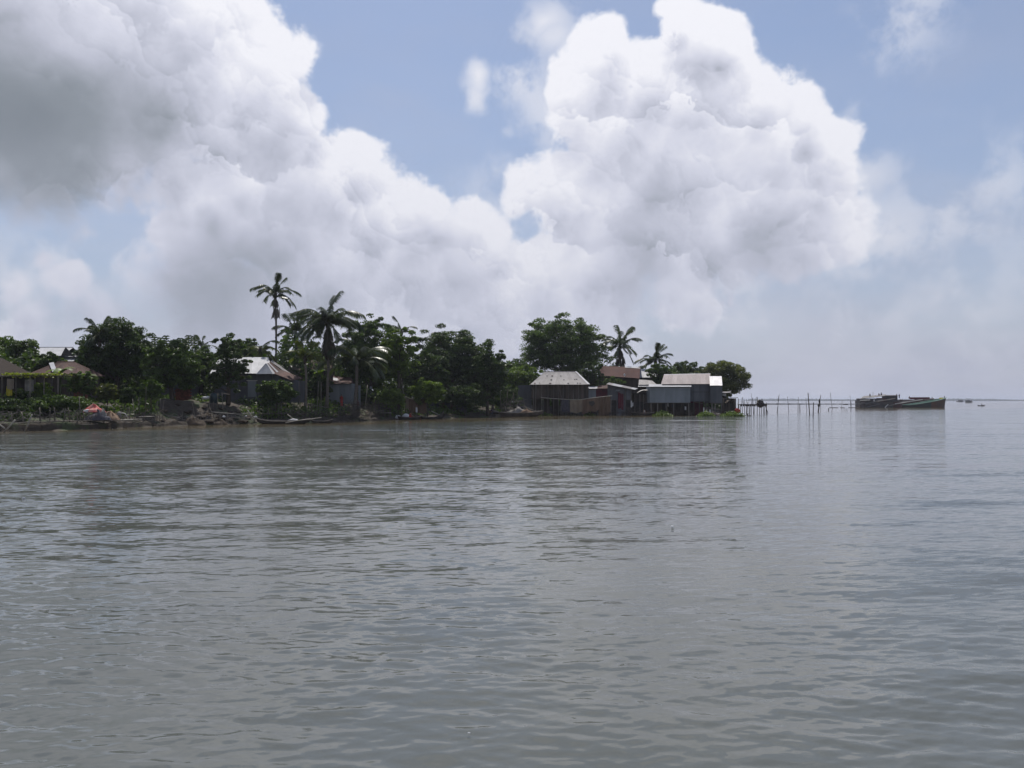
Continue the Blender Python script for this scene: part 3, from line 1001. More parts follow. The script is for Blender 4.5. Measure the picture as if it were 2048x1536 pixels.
def banana(name, label, px, top, Y, seed=1, n=7, mat="leaf_bright", L=1.6):
    rs = random.Random(seed)
    z0 = gz(px, Y)
    o = empty(name, (gx(px, Y), Y, z0), label, "banana plant")
    tp = at(px, top, Y).z - L * .55
    base = Vector(o.location)
    mb = MB(); mb.tube([base, Vector((base.x, Y, max(tp, z0 + .4)))], [.12, .07], 7); mb.build("stem", M["leaf_olive"], o, smooth=True)
    for i in range(n):
        a = i * 2.4 + rs.uniform(-.3, .3)
        V, Fc, T = [], [], []
        ang = rs.uniform(.75, 1.3); p = Vector((0, 0, 0))
        k = 7
        for j in range(k + 1):
            wd = .02 + .27 * math.sin(math.pi * min(1, (j + .3) / (k + .3))) ** .7 * (1 if j else 0)
            V += [p + Vector((0, wd, -.25 * wd)), p, p + Vector((0, -wd, -.25 * wd))]
            T += [.5, .9, .4]
            p = p + Vector((math.cos(ang), 0, math.sin(ang))) * L / k
            ang -= .28
        for j in range(k):
            b = j * 3
            Fc += [(b, b + 1, b + 4, b + 3), (b + 1, b + 2, b + 5, b + 4)]
        me = np_mesh("leaf", np.array(V), np.array(Fc), M[mat], tint=np.array(T))
        f = link("leaf", me, o, Vector((0, 0, max(tp, z0 + .4) - z0)))
        f.rotation_euler = (0, 0, a)
    return o


def mass(name, label, cat, pts, mat, size, seed, asp=.55, kind="stuff"):
    """one uncountable mass of leaves"""
    rs = np.random.RandomState(seed)
    P = np.array(pts)
    nn = rs.normal(size=(len(P), 3)) + np.array([0, -.4, .4])
    me = leaf_cloud(name, P, nn, size * rs.uniform(.6, 1.4, len(P)), asp, np.clip(rs.normal(.45, .25, len(P)), 0, 1), M[mat], rs)
    o = link(name, me)
    return tag(o, label, cat, kind=kind)


build_far()

# ---- trees along the bank, west to east
tree("broadleaf_tree", "dark green broadleaf tree at the left edge above the brown hut", 22, 670, 775, 135, 86, "leaf_mid", 1, 44, 80, .38)
tree("broadleaf_tree", "small dark tree in front of the pale ridged roof at far left", 98, 700, 765, 62, 82, "leaf_dark", 2, 22, 70, .34)
tree("mango_tree", "big dark rounded mango tree wrapped round a palm on the left", 232, 634, 775, 152, 88, "leaf_dark", 3, 95, 90, .36, lump=.2)
tree("teak_tree", "tall tree with upright feathery shoots along its top", 345, 676, 795, 120, 84, "leaf_mid", 4, 66, 85, .38, sprigs=9)
tree("broadleaf_tree", "slender dark tree with a pointed crown left of the silver roof", 456, 664, 800, 86, 88, "leaf_dark", 5, 34, 80, .36)
tree("broadleaf_tree", "low round tree between the feathery tree and the pointed tree", 398, 684, 780, 70, 97, "leaf_mid", 6, 32, 80, .38)
tree("broadleaf_tree", "bushy tree behind the ridge of the silver roofed house", 500, 668, 760, 84, 108, "leaf_dark", 7, 40, 80, .4)
tree("broadleaf_tree", "tall bright green tree to the right of the shaggy palm", 742, 622, 800, 130, 112, "leaf_mid", 8, 80, 90, .42, cr=.19)
tree("broadleaf_tree", "light green spreading tree touching the dark wood in the middle", 797, 650, 770, 84, 108, "leaf_bright", 9, 40, 85, .4)
tree("rain_tree", "broad dark tree with a wide flat top in the middle of the bank", 905, 645, 800, 170, 124, "leaf_dark", 10, 110, 95, .44, cr=.17, flat=.45)
tree("rain_tree", "dark tree whose crown steps down to the gap in the middle", 975, 682, 815, 90, 120, "leaf_dark", 12, 55, 85, .42, cr=.2, flat=.5)
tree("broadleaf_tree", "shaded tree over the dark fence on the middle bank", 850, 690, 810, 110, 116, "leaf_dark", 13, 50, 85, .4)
tree("broadleaf_tree", "small lit green tree left of the wooden stilt house", 1048, 718, 800, 84, 140, "leaf_bright", 14, 38, 80, .42)
tree("rain_tree", "great round tree with jagged outline above the wooden stilt house", 1125, 627, 762, 176, 150, "leaf_mid", 15, 140, 100, .46, cr=.17, flat=.5, lump=.22, trunk_r=.4)
tree("broadleaf_tree", "dense dark round tree at the right end of the stilt house roof", 1184, 714, 800, 50, 137, "leaf_dark", 16, 30, 85, .38)
tree("broadleaf_tree", "leafy tree overhanging the pale pink roof", 1322, 722, 778, 56, 141, "leaf_mid", 17, 30, 80, .4)
tree("broadleaf_tree", "olive green tree at the tip of the land beside the jetty", 1446, 716, 802, 108, 152, "leaf_olive", 18, 70, 85, .46, cr=.2, lump=.2)
tree("broadleaf_tree", "dark tree behind the pink roof at the end of the land", 1375, 720, 790, 90, 160, "leaf_dark", 19, 46, 80, .5)
# the row behind
BACK = [(60, 705, 800, 110, 112, "dark tree crown far back behind the pale ridged roof"), (165, 690, 800, 110, 118, "tree far back left of the mango tree"),
        (290, 690, 800, 120, 120, "tree far back between mango tree and feathery tree"), (425, 690, 800, 110, 124, "tree far back behind the slender pointed tree"),
        (560, 700, 800, 130, 132, "dark tree far back behind the tall lone palm"), (670, 700, 800, 120, 136, "dark tree far back behind the shaggy palm"),
        (1020, 706, 800, 90, 160, "thin treetop far back in the dip right of the dark wood"), (1255, 728, 800, 100, 172, "low tree far back behind the red roof palm"),
        (1190, 700, 800, 100, 170, "tree far back to the right under the great round tree"), (1330, 728, 800, 90, 176, "low tree far back behind the bushy palm on the right"), (520, 686, 790, 70, 128, "tree far back left of the tall lone palm trunk")]
for k, (px, tp, bt, w, Y, lb) in enumerate(BACK):
    tree("broadleaf_tree", lb, px, tp, bt + 20, w * 1.35, Y, "leaf_dark", 40 + k, 46, 75, .5, group="trees at the back of the village")

palm("coconut_palm", "palm crown half buried in the big mango tree", 200, 672, 86.3, 2.5, n=16, seed=2, mix="afadu", mat="frond")
palm("coconut_palm", "tall lone coconut palm with a slim curved trunk above the silver roof", 551, 588, 104, 3.1, base_px=549, n=20, seed=3, mix="uaafdad", dead=4, trunk_r=.15)
palm("coconut_palm", "large shaggy coconut palm with a skirt of hanging fronds", 655, 645, 98, 4.4, base_px=653, n=44, seed=5, mix="uafdadaf", dead=16, trunk_r=.2)
palm("coconut_palm", "coconut palm with upright crown between the two tallest palms", 592, 668, 110, 3.4, n=18, seed=6, mix="uaafd")
palm("coconut_palm", "small palm with sunlit yellow green fronds below the shaggy palm", 610, 716, 94, 2.6, n=14, seed=7, mix="uuaaf", mat="frond_lit", nuts=False)
palm("coconut_palm", "low palm with long arching fronds in front of the bright green tree", 713, 720, 101, 5.0, base_px=708, n=22, seed=8, mix="afadfa", trunk_r=.24)
palm("coconut_palm", "palm with drooping sunlit pale fronds behind the silver ridge", 520, 700, 101, 2.8, n=14, seed=9, mix="adhdf", mat="frond_lit")
palm("coconut_palm", "second palm trunk close behind the shaggy palm", 664, 690, 106, 2.6, base_px=661, n=12, seed=10, mix="addh", dead=4)
palm("coconut_palm", "palm with drooping fronds standing behind the red oxide roof", 1240, 692, 150, 4.3, n=22, seed=11, mix="uafddah", dead=9, trunk_r=.2)
palm("coconut_palm", "bushy low palm above the pale pink roof on the right", 1311, 722, 152, 3.9, n=22, seed=12, mix="uaafd", trunk_r=.2)
palm("coconut_palm", "small palm behind the olive tree at the end of the land", 1372, 752, 146, 2.8, n=12, seed=13, mix="aaufd", nuts=False)
palm("coconut_palm", "tiny palm top poking over the dark trees left of centre", 592, 690, 140, 2.6, n=12, seed=15, mix="aufd", nuts=False)
palm("coconut_palm", "palm top showing over the light green spreading tree", 803, 664, 122, 2.6, n=12, seed=16, mix="uaf", mat="frond", nuts=False)
palm("coconut_palm", "pale drooping palm at the right side of the dark wood", 985, 742, 127, 2.8, n=14, seed=17, mix="afdd", mat="frond", dead=3, nuts=False)
palm("coconut_palm", "far palm top over the low round tree on the left", 404, 694, 126, 2.4, n=12, seed=18, mix="aufd", nuts=False)

bush("bush", "round glossy bush on the bank below the silver roofed house", 553, 757, 812, 84, 90, "leaf_mid", 61, 44, 70, .32)
bush("bush", "bright bush beside the brown jute screen on the middle bank", 855, 752, 815, 74, 108, "leaf_bright", 62, 38, 65, .32)
bush("bush", "leafy bush left of the brown jute screen above the brush heap", 778, 772, 822, 66, 104, "leaf_bright", 63, 32, 60, .30)
bush("bush", "tall narrow bush hanging over the dark mooring in the middle", 975, 760, 820, 44, 122, "leaf_mid", 64, 24, 60, .34)
bush("bush", "low lit shrub on the left bank in front of the plank wall", 212, 763, 806, 56, 76, "leaf_olive", 65, 26, 60, .26)
bush("bush", "dense green shrub spilling over the post fence on the left", 112, 790, 828, 120, 71, "leaf_mid", 66, 40, 60, .26)
bush("bush", "shrub with pale leaves hanging beside the mud mound", 303, 752, 806, 54, 78, "leaf_mid", 67, 26, 60, .3)
bush("bush", "dark shrub at the far left corner behind the slanted poles", 10, 796, 840, 80, 66, "leaf_dark", 68, 30, 60, .26)
bush("bush", "yellow green shrub in front of the red roofed hut on the left", 82, 762, 800, 50, 73, "leaf_bright", 69, 24, 55, .26)
bush("bush", "leafy shrub hiding the right side of the rust roofed hut", 160, 738, 800, 60, 75.5, "leaf_mid", 74, 26, 55, .28)
bush("bush", "dark shrub under the vine covered trellis", 40, 775, 812, 60, 72.5, "leaf_dark", 75, 24, 55, .26)
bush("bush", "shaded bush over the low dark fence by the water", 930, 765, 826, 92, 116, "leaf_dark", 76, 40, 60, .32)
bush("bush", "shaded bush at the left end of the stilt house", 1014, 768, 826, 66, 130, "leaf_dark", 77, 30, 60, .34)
bush("bush", "dark bush behind the heap of brushwood sticks", 735, 778, 818, 60, 106, "leaf_dark", 80, 28, 60, .32)
bush("bush", "thin shrub in front of the dark wall of the silver roofed house", 255, 770, 812, 46, 77, "leaf_dark", 70, 22, 55, .26)
bush("bush", "low bush under the red oxide roof among the huts", 1228, 752, 780, 50, 139, "leaf_mid", 71, 20, 55, .32)
bush("bush", "dark bush in the shade of the tin shed with the red figure", 640, 742, 800, 50, 101, "leaf_dark", 72, 28, 60, .34)
banana("banana_plant", "banana plant with broad bright leaves by the vine covered shelf", 121, 728, 73, 3)
banana("banana_plant", "banana plant with dark leaves right of the plank wall on the left", 168, 742, 78, 5, mat="leaf_mid")
banana("banana_plant", "young banana plant in front of the shaded palm trunks", 640, 735, 99, 6, mat="leaf_mid")

# undergrowth along the bank, one mass that nobody could count
rs = np.random.RandomState(77)
pts = []
for k in range(26000):
    px = rs.uniform(-300, 1010)
    t = abs(rs.normal(5, 5)) + 2.0
    Y = shore(px) + t
    if 318 < px < 480 and t < 8:
        continue
    if math.sin(px * .05) + math.sin(px * .021 + 2) + math.sin(Y * 1.1) < -.6:
        continue
    pts.append((gx(px, Y), Y, gz(px, Y) + abs(rs.normal(0, .35))))
mass("undergrowth", "tangled green undergrowth covering the bank under the trees", "undergrowth", pts, "leaf_mid", .3, 78)
pts = []
for k in range(80000):
    px = rs.uniform(-300, 1465)
    Y = shore(px) + rs.uniform(17, 34)
    hh = np.interp(px, [-300, 330, 560, 1000, 1060, 1300, 1440, 1465], [3.6, 5.0, 7.6, 7.6, 5.5, 5.0, 4.5, 1.5]) * (1 + .18 * math.sin(px * .045) + .14 * math.sin(px * .11 + 1))
    pts.append((gx(px, Y), Y, gz(px, Y) + hh * rs.uniform(0, 1) ** 1.25))
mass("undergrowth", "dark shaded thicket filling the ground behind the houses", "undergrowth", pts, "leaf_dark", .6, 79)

# ------------------------------------------------------------------ buildings
def thing(name, label, cat, px, Y, z=None, group=None):
    return empty(name, (gx(px, Y), Y, gz(px, Y) if z is None else z), label, cat, group)


def wall_box(o, x0, x1, y0, y1, z0, z1, mat, w=.8, name="wall_sheet", back=True):
    """four tin walls"""
    V = Vector
    clad(o, name, V((x0, y0, z0)), V((x1, y0, z0)), V((x1, y0, z1)), V((x0, y0, z1)), mat, w)
    clad(o, name, V((x1, y0, z0)), V((x1, y1, z0)), V((x1, y1, z1)), V((x1, y0, z1)), mat, w)
    clad(o, name, V((x0, y1, z0)), V((x0, y0, z0)), V((x0, y0, z1)), V((x0, y1, z1)), mat, w)
    if back:
        MB().quad((x1, y1, z0), (x0, y1, z0), (x0, y1, z1), (x1, y1, z1)).build("back_wall", mat if not isinstance(mat, (list, tuple)) else mat[0], o)


def post(o, x, y, z0, z1, r=.06, mat="wood_grey", name="post", lean=0.0):
    mb = MB()
    mb.tube([(x, y, z0), (x + lean, y, z1)], [r, r * .85], 6)
    return mb.build(name, M[mat], o, smooth=True)


def beam(o, p, q, w=.08, h=.1, mat="wood_dark", name="beam"):
    return MB().beam(p, q, w, h).build(name, M[mat], o)


def planks(o, x0, x1, y, z0, z1, w=.3, mat="wood_dark", name="plank", rng=rnd, skip=()):
    n = max(1, round((x1 - x0) / w))
    for i in range(n):
        if i in skip:
            continue
        a, b = x0 + (x1 - x0) * i / n + .008, x0 + (x1 - x0) * (i + 1) / n - .008
        d = rng.uniform(0, .03)
        MB().box((a, y - .02 - d, z0 + rng.uniform(-.06, .06)), (b, y + .02 - d, z1)).build(name, M[mat], o)


def cloth(o, p0, p1, h, mat, name="cloth", folds=5, amp=.06, rng=rnd, sagt=.05):
    """hanging cloth with folds between two top corners"""
    p0, p1 = Vector(p0), Vector(p1)
    V, Fc = [], []
    nx, nz = folds * 4, 5
    ph = rng.uniform(0, 6)
    for i in range(nx + 1):
        s = i / nx
        top = p0.lerp(p1, s) - Vector((0, 0, sagt * math.sin(math.pi * s)))
        for k in range(nz + 1):
            q = k / nz
            V.append(top + Vector((rng.uniform(-.01, .01), math.sin(s * folds * 6.28 + ph) * amp * (.4 + .6 * q), -h * q * (1 + .05 * math.sin(s * 9 + ph)))))
    for i in range(nx):
        for k in range(nz):
            a = i * (nz + 1) + k
            Fc.append((a, a + nz + 1, a + nz + 2, a + 1))
    mb = MB(); mb.add(V, Fc)
    return mb.build(name, M[mat], o, smooth=True)


def roof_gable(o, x0, x1, y0, yr, z0, zr, mat, hip0=0.0, hip1=0.0, w=.8, over=.0, thick=True):
    """ridge along X; front slope towards the river; hips cut the ridge short"""
    V = Vector
    y2 = yr + (yr - y0)
    a, b, c, d = V((x0, y0, z0)), V((x1, y0, z0)), V((x1 - hip1, yr, zr)), V((x0 + hip0, yr, zr))
    clad(o, "roof_sheet", a, b, c, d, mat, w)
    clad(o, "roof_sheet", V((x1, y2, z0)), V((x0, y2, z0)), d, c, mat, w)
    if hip1 > 0:
        clad(o, "roof_sheet", b, V((x1, y2, z0)), c, c + V((0, .01, 0)), mat, w)
    if hip0 > 0:
        clad(o, "roof_sheet", V((x0, y2, z0)), a, d + V((0, .01, 0)), d, mat, w)
    MB().tube([d + V((0, 0, .03)), c + V((0, 0, .03))], .05, 6).build("ridge_cap", mat if not isinstance(mat, (list, tuple)) else mat[0], o)
    return a, b, c, d


def gable_wall(o, x, y0, yr, z0, zr, mat):
    y2 = 2 * yr - y0
    MB().add([(x, y0, z0), (x, y2, z0), (x, yr, zr)], [(0, 1, 2)]).build("gable", mat, o)


T_ = M
# A. brown thatched hut at the left edge
Y = 74.0
o = thing("thatched_hut", "brown thatched hut cut by the left edge of the picture", "hut", -40, Y)
z = origin_of(o).z
x0, x1 = gx(-150, Y), gx(-14, Y)
ze, zr = at(0, 751, Y).z, at(0, 716, Y + 2.5).z
mb = MB()
for (xa, xb, da) in ((x0 - .5, x1 + .9, 0), (x0 - .3, x1 + .6, .09)):
    zz = ze + da * 1.3
    mb.add([(xa, Y - .8 + da, zz), (xb, Y - .8 + da, zz), (xb - 1.7, Y + 2.5, zr + da), (xa + 1.7, Y + 2.5, zr + da), (xa, Y + 5.8, zz), (xb, Y + 5.8, zz),
            (xa, Y - .8 + da, zz - .09), (xb, Y - .8 + da, zz - .09), (xb, Y + 5.8, zz - .09), (xa, Y + 5.8, zz - .09)],
           [(0, 1, 2, 3), (5, 4, 3, 2), (1, 5, 2), (4, 0, 3), (6, 7, 1, 0), (7, 8, 5, 1)])
mb.build("thatch_roof", M["thatch_brown"], o)
planks(o, x0, x1, Y, z, ze, .45, "wood_dark")
MB().box((x0, Y + .05, z), (x1, Y + 5, ze - .05)).build("wall", M["wood_dark"], o)
for px in (-60, -40, -12):
    post(o, gx(px, Y - .6), Y - .6, gz(px, Y - .6), ze, .07)

# trellis shelf with vine
Y = 71.5
o = thing("vine_trellis", "bamboo trellis shelf covered with a yellow green creeping vine", "trellis", 60, Y)
zt = at(60, 752, Y).z
for px in (4, 32, 60, 88, 116):
    for yy in (Y, Y + 2.2):
        post(o, gx(px, yy), yy, gz(px, yy) - .2, zt, .05, "bamboo")
for yy in (Y, Y + 1.1, Y + 2.2):
    mb = MB(); mb.tube([(gx(-10, yy), yy, zt - .02), (gx(60, yy), yy, zt + .05), (gx(122, yy), yy, zt)], .04, 6); mb.build("rail", M["bamboo"], o)
for k in range(12):
    xx = gx(0, Y) + (gx(118, Y) - gx(0, Y)) * k / 11
    mb = MB(); mb.tube([(xx, Y - .15, zt + .05), (xx + .1, Y + 2.4, zt + .07)], .025, 5); mb.build("slat", M["bamboo"], o)
rs = np.random.RandomState(5)
pts = [(gx(p, Y), Y + rs.uniform(-.35, 2.4), zt + .1 + abs(rs.normal(0, .07)) - (.25 * rs.uniform() if rs.uniform() < .12 else 0)) for p in np.concatenate([rs.uniform(8, 118, 1100)])]
me = leaf_cloud("vine", np.array(pts) - np.array(origin_of(o)), None, .22 * rs.uniform(.6, 1.3, len(pts)), .8, np.clip(rs.normal(.55, .25, len(pts)), 0, 1), M["leaf_yellow"], rs)
link("vine", me, o)

c = cloth(None, at(14, 757, 71.2), at(28, 757, 71.2), .95, "jute_pale", folds=2); c.name = "hanging_cloth"
tag(c, "pale cloth hung from the trellis at the far left", "cloth")
c = cloth(None, at(13, 772, 71.3), at(25, 772, 71.3), .85, "yellow_cloth", folds=2); c.name = "hanging_cloth"
tag(c, "yellow cloth hung below the pale cloth at the far left", "cloth")
c = cloth(None, at(50, 759, 72.5), at(68, 759, 72.5), 1.7, "grey_tarp", folds=3); c.name = "hanging_sheet"
tag(c, "long grey sheet hung in the shade under the vine trellis", "sheet")

# B. rust roofed hut
Y = 79.0
o = thing("rust_roofed_hut", "hut with rust red hipped roof and one bright metal strip", "hut", 105, Y)
z = origin_of(o).z
x0, x1 = gx(57, Y), gx(163, Y)
ze, zr = at(0, 750, Y - .4).z, at(0, 724, Y + 2.2).z
a, b, c, d = roof_gable(o, x0, x1, Y - .5, Y + 2.2, ze, zr, M["tin_rust"], 1.6, 1.9)
for s, px in ((0, 103),):
    p, q = at(110, 744, Y - .2), at(103, 726.5, Y + 1.9)
    MB().beam(p + Vector((0, -.04, .06)), q + Vector((0, -.04, .06)), .42, .02, (0, -.4, .9)).build("ridge_strip", M["tin_new"], o)
wall_box(o, x0 + .4, x1 - .4, Y, Y + 4.2, z, ze, M["wood_dark"], 1.0)
planks(o, gx(148, Y - .1), gx(176, Y - .1), Y - .12, z, at(0, 757, Y).z, .4, "brick", "plank")
for px in (70, 104, 140):
    post(o, gx(px, Y - .3), Y - .3, z, ze, .06)

# C. pale ridged roofs behind
Y = 97.0
o = thing("pale_roofed_house", "house with pale tin roof and dark gable above the rust roofed hut", "house", 115, Y)
z = origin_of(o).z
x0, x1 = gx(62, Y), gx(130, Y)
roof_gable(o, x0, x1, Y - .6, Y + 1.8, at(0, 712, Y).z, at(0, 695, Y + 1.8).z, M["tin_new"])
clad(o, "roof_sheet", at(119, 727, Y - 1), at(168, 727, Y - 1), at(150, 706, Y + 1.4), at(114, 706, Y + 1.4), M["tin_new"])
MB().add([at(122, 711, Y - .7), at(150, 713, Y - .7), at(131, 694, Y - .5), at(122, 711, Y - .5), at(150, 713, Y - .5), at(131, 694, Y - .3)],
         [(0, 1, 2), (5, 4, 3), (0, 2, 5, 3), (2, 1, 4, 5)]).build("gable", M["tar"], o)
wall_box(o, x0 + .4, gx(160, Y), Y, Y + 4, z, at(0, 713, Y).z, M["tin_dark"], 1.0)

# E. roof glimpsed through the trees
Y = 93.0
o = thing("hidden_house", "house with pale roof glimpsed through leaves under the feathery tree", "house", 325, Y)
z = origin_of(o).z
x0, x1 = gx(285, Y), gx(382, Y)
roof_gable(o, x0, x1, Y - .6, Y + 2.4, at(0, 752, Y).z, at(0, 724, Y + 2.4).z, M["tin_new"])
wall_box(o, x0 + .5, x1 - .5, Y, Y + 4.4, z, at(0, 752, Y).z, M["tin_dark"], 1.0)

# D. silver roofed house
Y = 94.0
o = thing("silver_roofed_house", "dark walled house with bright silver tin roof and a pale door", "house", 490, Y)
z = origin_of(o).z
x0, x1 = gx(428, Y), gx(546, Y)
ze, zr = at(0, 747, Y - .5).z, at(0, 715, Y + 3).z
clad(o, "roof_sheet", (x0 - .3, Y - .6, ze), (x1 + .1, Y - .6, ze), (gx(537, Y + 2.6), Y + 2.6, zr), (x0 - .3, Y + 2.6, zr), M["tin_new"])
clad(o, "roof_sheet", (x1 + .1, Y + 5.8, ze), (x0 - .3, Y + 5.8, ze), (x0 - .3, Y + 2.6, zr), (gx(537, Y + 2.6), Y + 2.6, zr), M["tin_grey"])
# projecting gablet
p = at(531, 727, Y - .9)
clad(o, "porch_sheet", at(512, 748, Y - 1.2), at(546, 748, Y - 1.2), at(533, 727, Y - .3), at(531, 727, Y - .3), M["tin_new"])
clad(o, "porch_sheet", at(546, 748, Y - 1.2), at(572, 748, Y + 1.6), at(541, 724, Y + 1.6), at(533, 727, Y - .3), [M["tin_rust"], M["tin_new"], M["tin_rust"]], .6)
clad(o, "lean_to_sheet", at(545, 746, Y - .9), at(584, 761, Y - .9), at(606, 757, Y + 1.8), at(560, 738, Y + 1.8), M["tin_rust"], .7)
clad(o, "lean_to_sheet", at(541, 723, Y + 1.7), at(576, 748, Y + 1.7), at(580, 746, Y + 3.2), at(544, 720, Y + 3.2), M["tin_grey"], .7)
wall_box(o, x0, x1, Y, Y + 5, z, ze - .05, M["tin_dark"], 1.0)
xr = gx(600, Y)
clad(o, "wall_sheet", (x1, Y - .2, z), (xr, Y - .2, z), (xr, Y - .2, at(0, 762, Y).z), (x1, Y - .2, at(0, 748, Y).z), M["tin_dark"], .9)
MB().quad((xr, Y - .2, z), (xr, Y + 3, z), (xr, Y + 3, at(0, 760, Y).z), (xr, Y - .2, at(0, 762, Y).z)).build("side_wall", M["tin_dark"], o)
dr = MB().box((gx(496, Y), Y - .1, at(0, 794, Y).z), (gx(513, Y), Y - .05, at(0, 762, Y).z)).build("door", M["tin_blue"], o)
MB().box((gx(494, Y), Y - .14, at(0, 762, Y).z), (gx(515, Y), Y - .03, at(0, 760.6, Y).z)).build("lintel", M["pale_paint"], dr)
MB().box((gx(510.5, Y), Y - .13, at(0, 779, Y).z), (gx(511.6, Y), Y - .1, at(0, 777, Y).z)).build("handle", M["steel_dark"], dr)
for px in (430, 470, 545, 598):
    post(o, gx(px, Y - .3), Y - .3, z - .2, at(0, 749 if px < 560 else 763, Y).z, .06)

# F. thatched huts between the palms
Y = 106.0
o = thing("thatched_hut", "pale thatched hut gable between the palms right of the silver roof", "hut", 590, Y)
z = origin_of(o).z
mb = MB()
A, B, C_, D_ = at(562, 757, Y - 1), at(592, 757, Y - 1), at(604, 731, Y + 1.2), at(578, 731, Y + 1.2)
for q in (Vector((0, 0, 0)), Vector((0, .1, -.1))):
    mb.add([A + q, B + q, C_ + q, D_ + q], [(0, 1, 2, 3)])
mb.add([A, B, B + Vector((0, .1, -.1)), A + Vector((0, .1, -.1))], [(0, 3, 2, 1)])
mb.add([C_, D_, at(604, 757, Y + 3.4), at(574, 757, Y + 3.4)], [(0, 1, 3, 2)])
mb.build("thatch_roof", M["thatch"], o)
MB().box((gx(566, Y), Y, z), (gx(600, Y), Y + 2.6, at(0, 753, Y).z)).build("wall", M["wood_dark"], o)
o = thing("thatched_hut", "grey thatched hut seen behind the shaggy palm trunk", "hut", 640, 110)
Y = 110.0
z = origin_of(o).z
mb = MB()
A, B, C_, D_ = at(614, 737, Y - 1), at(666, 737, Y - 1), at(661, 720, Y + 1), at(620, 720, Y + 1)
mb.add([A, B, C_, D_, A + Vector((0, 0, -.12)), B + Vector((0, 0, -.12)), at(666, 737, Y + 3), at(614, 737, Y + 3)], [(0, 1, 2, 3), (4, 5, 1, 0), (6, 7, 3, 2), (1, 6, 2), (7, 0, 3)])
mb.build("thatch_roof", M["thatch"], o)
MB().box((gx(618, Y), Y - .4, z), (gx(662, Y), Y + 2.4, at(0, 736, Y).z)).build("wall", M["wood_dark"], o)

# G. grey tin shed with rusty roof
Y = 103.0
o = thing("tin_shed", "small grey tin shed with rusty flat roof behind the red figure", "shed", 680, Y)
z = origin_of(o).z
x0, x1 = gx(654, Y), gx(703, Y)
clad(o, "roof_sheet", at(650, 768, Y - .7), at(704, 767, Y - .7), at(702, 762, Y + 2), at(655, 761, Y + 2), [M["tin_rust"], M["tin_rust"], M["tin_grey"]], .7)
wall_box(o, x0, x1, Y, Y + 2.6, z, at(0, 767, Y).z, M["tin_blue"], .75)
o = thing("brown_hut", "dark brown hut with two pale roof patches behind the tin shed", "hut", 683, 108)
Y = 108.0
z = origin_of(o).z
clad(o, "roof_sheet", at(650, 764, Y - 1), at(708, 766, Y - 1), at(702, 755, Y + 2), at(660, 751, Y + 2), M["tin_rust"], .8)
clad(o, "roof_patch", at(664, 760, Y - .2), at(678, 762, Y - .2), at(676, 757, Y + .9), at(663, 754.5, Y + .9), M["tin_new"], .9)
clad(o, "roof_patch", at(682, 763, Y - .3), at(697, 765, Y - .3), at(694, 761, Y + .6), at(682, 759, Y + .6), M["tin_new"], .9)
wall_box(o, gx(652, Y), gx(704, Y), Y, Y + 3, z, at(0, 764, Y).z, M["wood_dark"], 1.0)

# brick stack behind the mound
Y = 86.0
o = thing("brick_wall", "low reddish brick wall in the shade behind the mud mound", "wall", 366, Y)
z = origin_of(o).z
x0, x1 = gx(350, Y), gx(381, Y)
br = None
rows, n = 8, 7
for r_ in range(rows):
    for i in range(n):
        w_ = (x1 - x0) / n
        a = x0 + w_ * i + (w_ / 2 if r_ % 2 else 0)
        bh = (at(0, 777, Y).z - z) / rows
        if br is None:
            br = MB().box((a, Y - .12, z + r_ * bh), (a + w_ - .015, Y + .12, z + r_ * bh + bh - .015)).build("brick", M["brick"], o)
            b0 = Vector((a, 0, z + r_ * bh))
        else:
            q = br.copy(); col.objects.link(q); q.location = br.location + Vector((a - b0.x, rnd.uniform(-.012, .012), z + r_ * bh - b0.z))
MB().box((x0 + .1, Y - .09, z), (x1, Y + .09, at(0, 777.6, Y).z)).build("mortar", M["mud_pale"], o)

# H. jute screens
Y = 108.5
o = thing("jute_screen", "brown jute screen hung on poles beside the bright bush", "screen", 830, Y)
for k, (a, b_, m_) in enumerate([(811, 818, "jute_pale"), (817.5, 826, "jute"), (825, 836, "jute"), (835, 853, "jute")]):
    cloth(o, at(a, 795 if k < 1 else 797.5, Y), at(b_, 797.5, Y), 2.0, m_, "jute_panel", 2, .05)
for px in (811, 826, 853):
    post(o, gx(px, Y + .1), Y + .1, gz(px, Y), at(0, 795, Y).z + .1, .05, "bamboo")
mb = MB(); mb.tube([at(810, 793, Y), at(823, 798, Y), at(855, 797, Y)], .035, 6); mb.build("rail", M["bamboo_pale"], o)
Y = 117.0
o = thing("dark_fence", "low dark fence of sacking sheets along the shaded waterside", "fence", 895, Y)
for k in range(7):
    a = 857 + k * 11
    cloth(o, at(a, 804 + (k % 3), Y), at(a + 10.6, 805 + ((k + 1) % 3), Y), 1.8, "dark_cloth" if k not in (2, 4) else "jute", "sacking_panel", 2, .04)
    post(o, gx(a, Y + .1), Y + .1, gz(a, Y), at(0, 803, Y).z, .045, "bamboo")

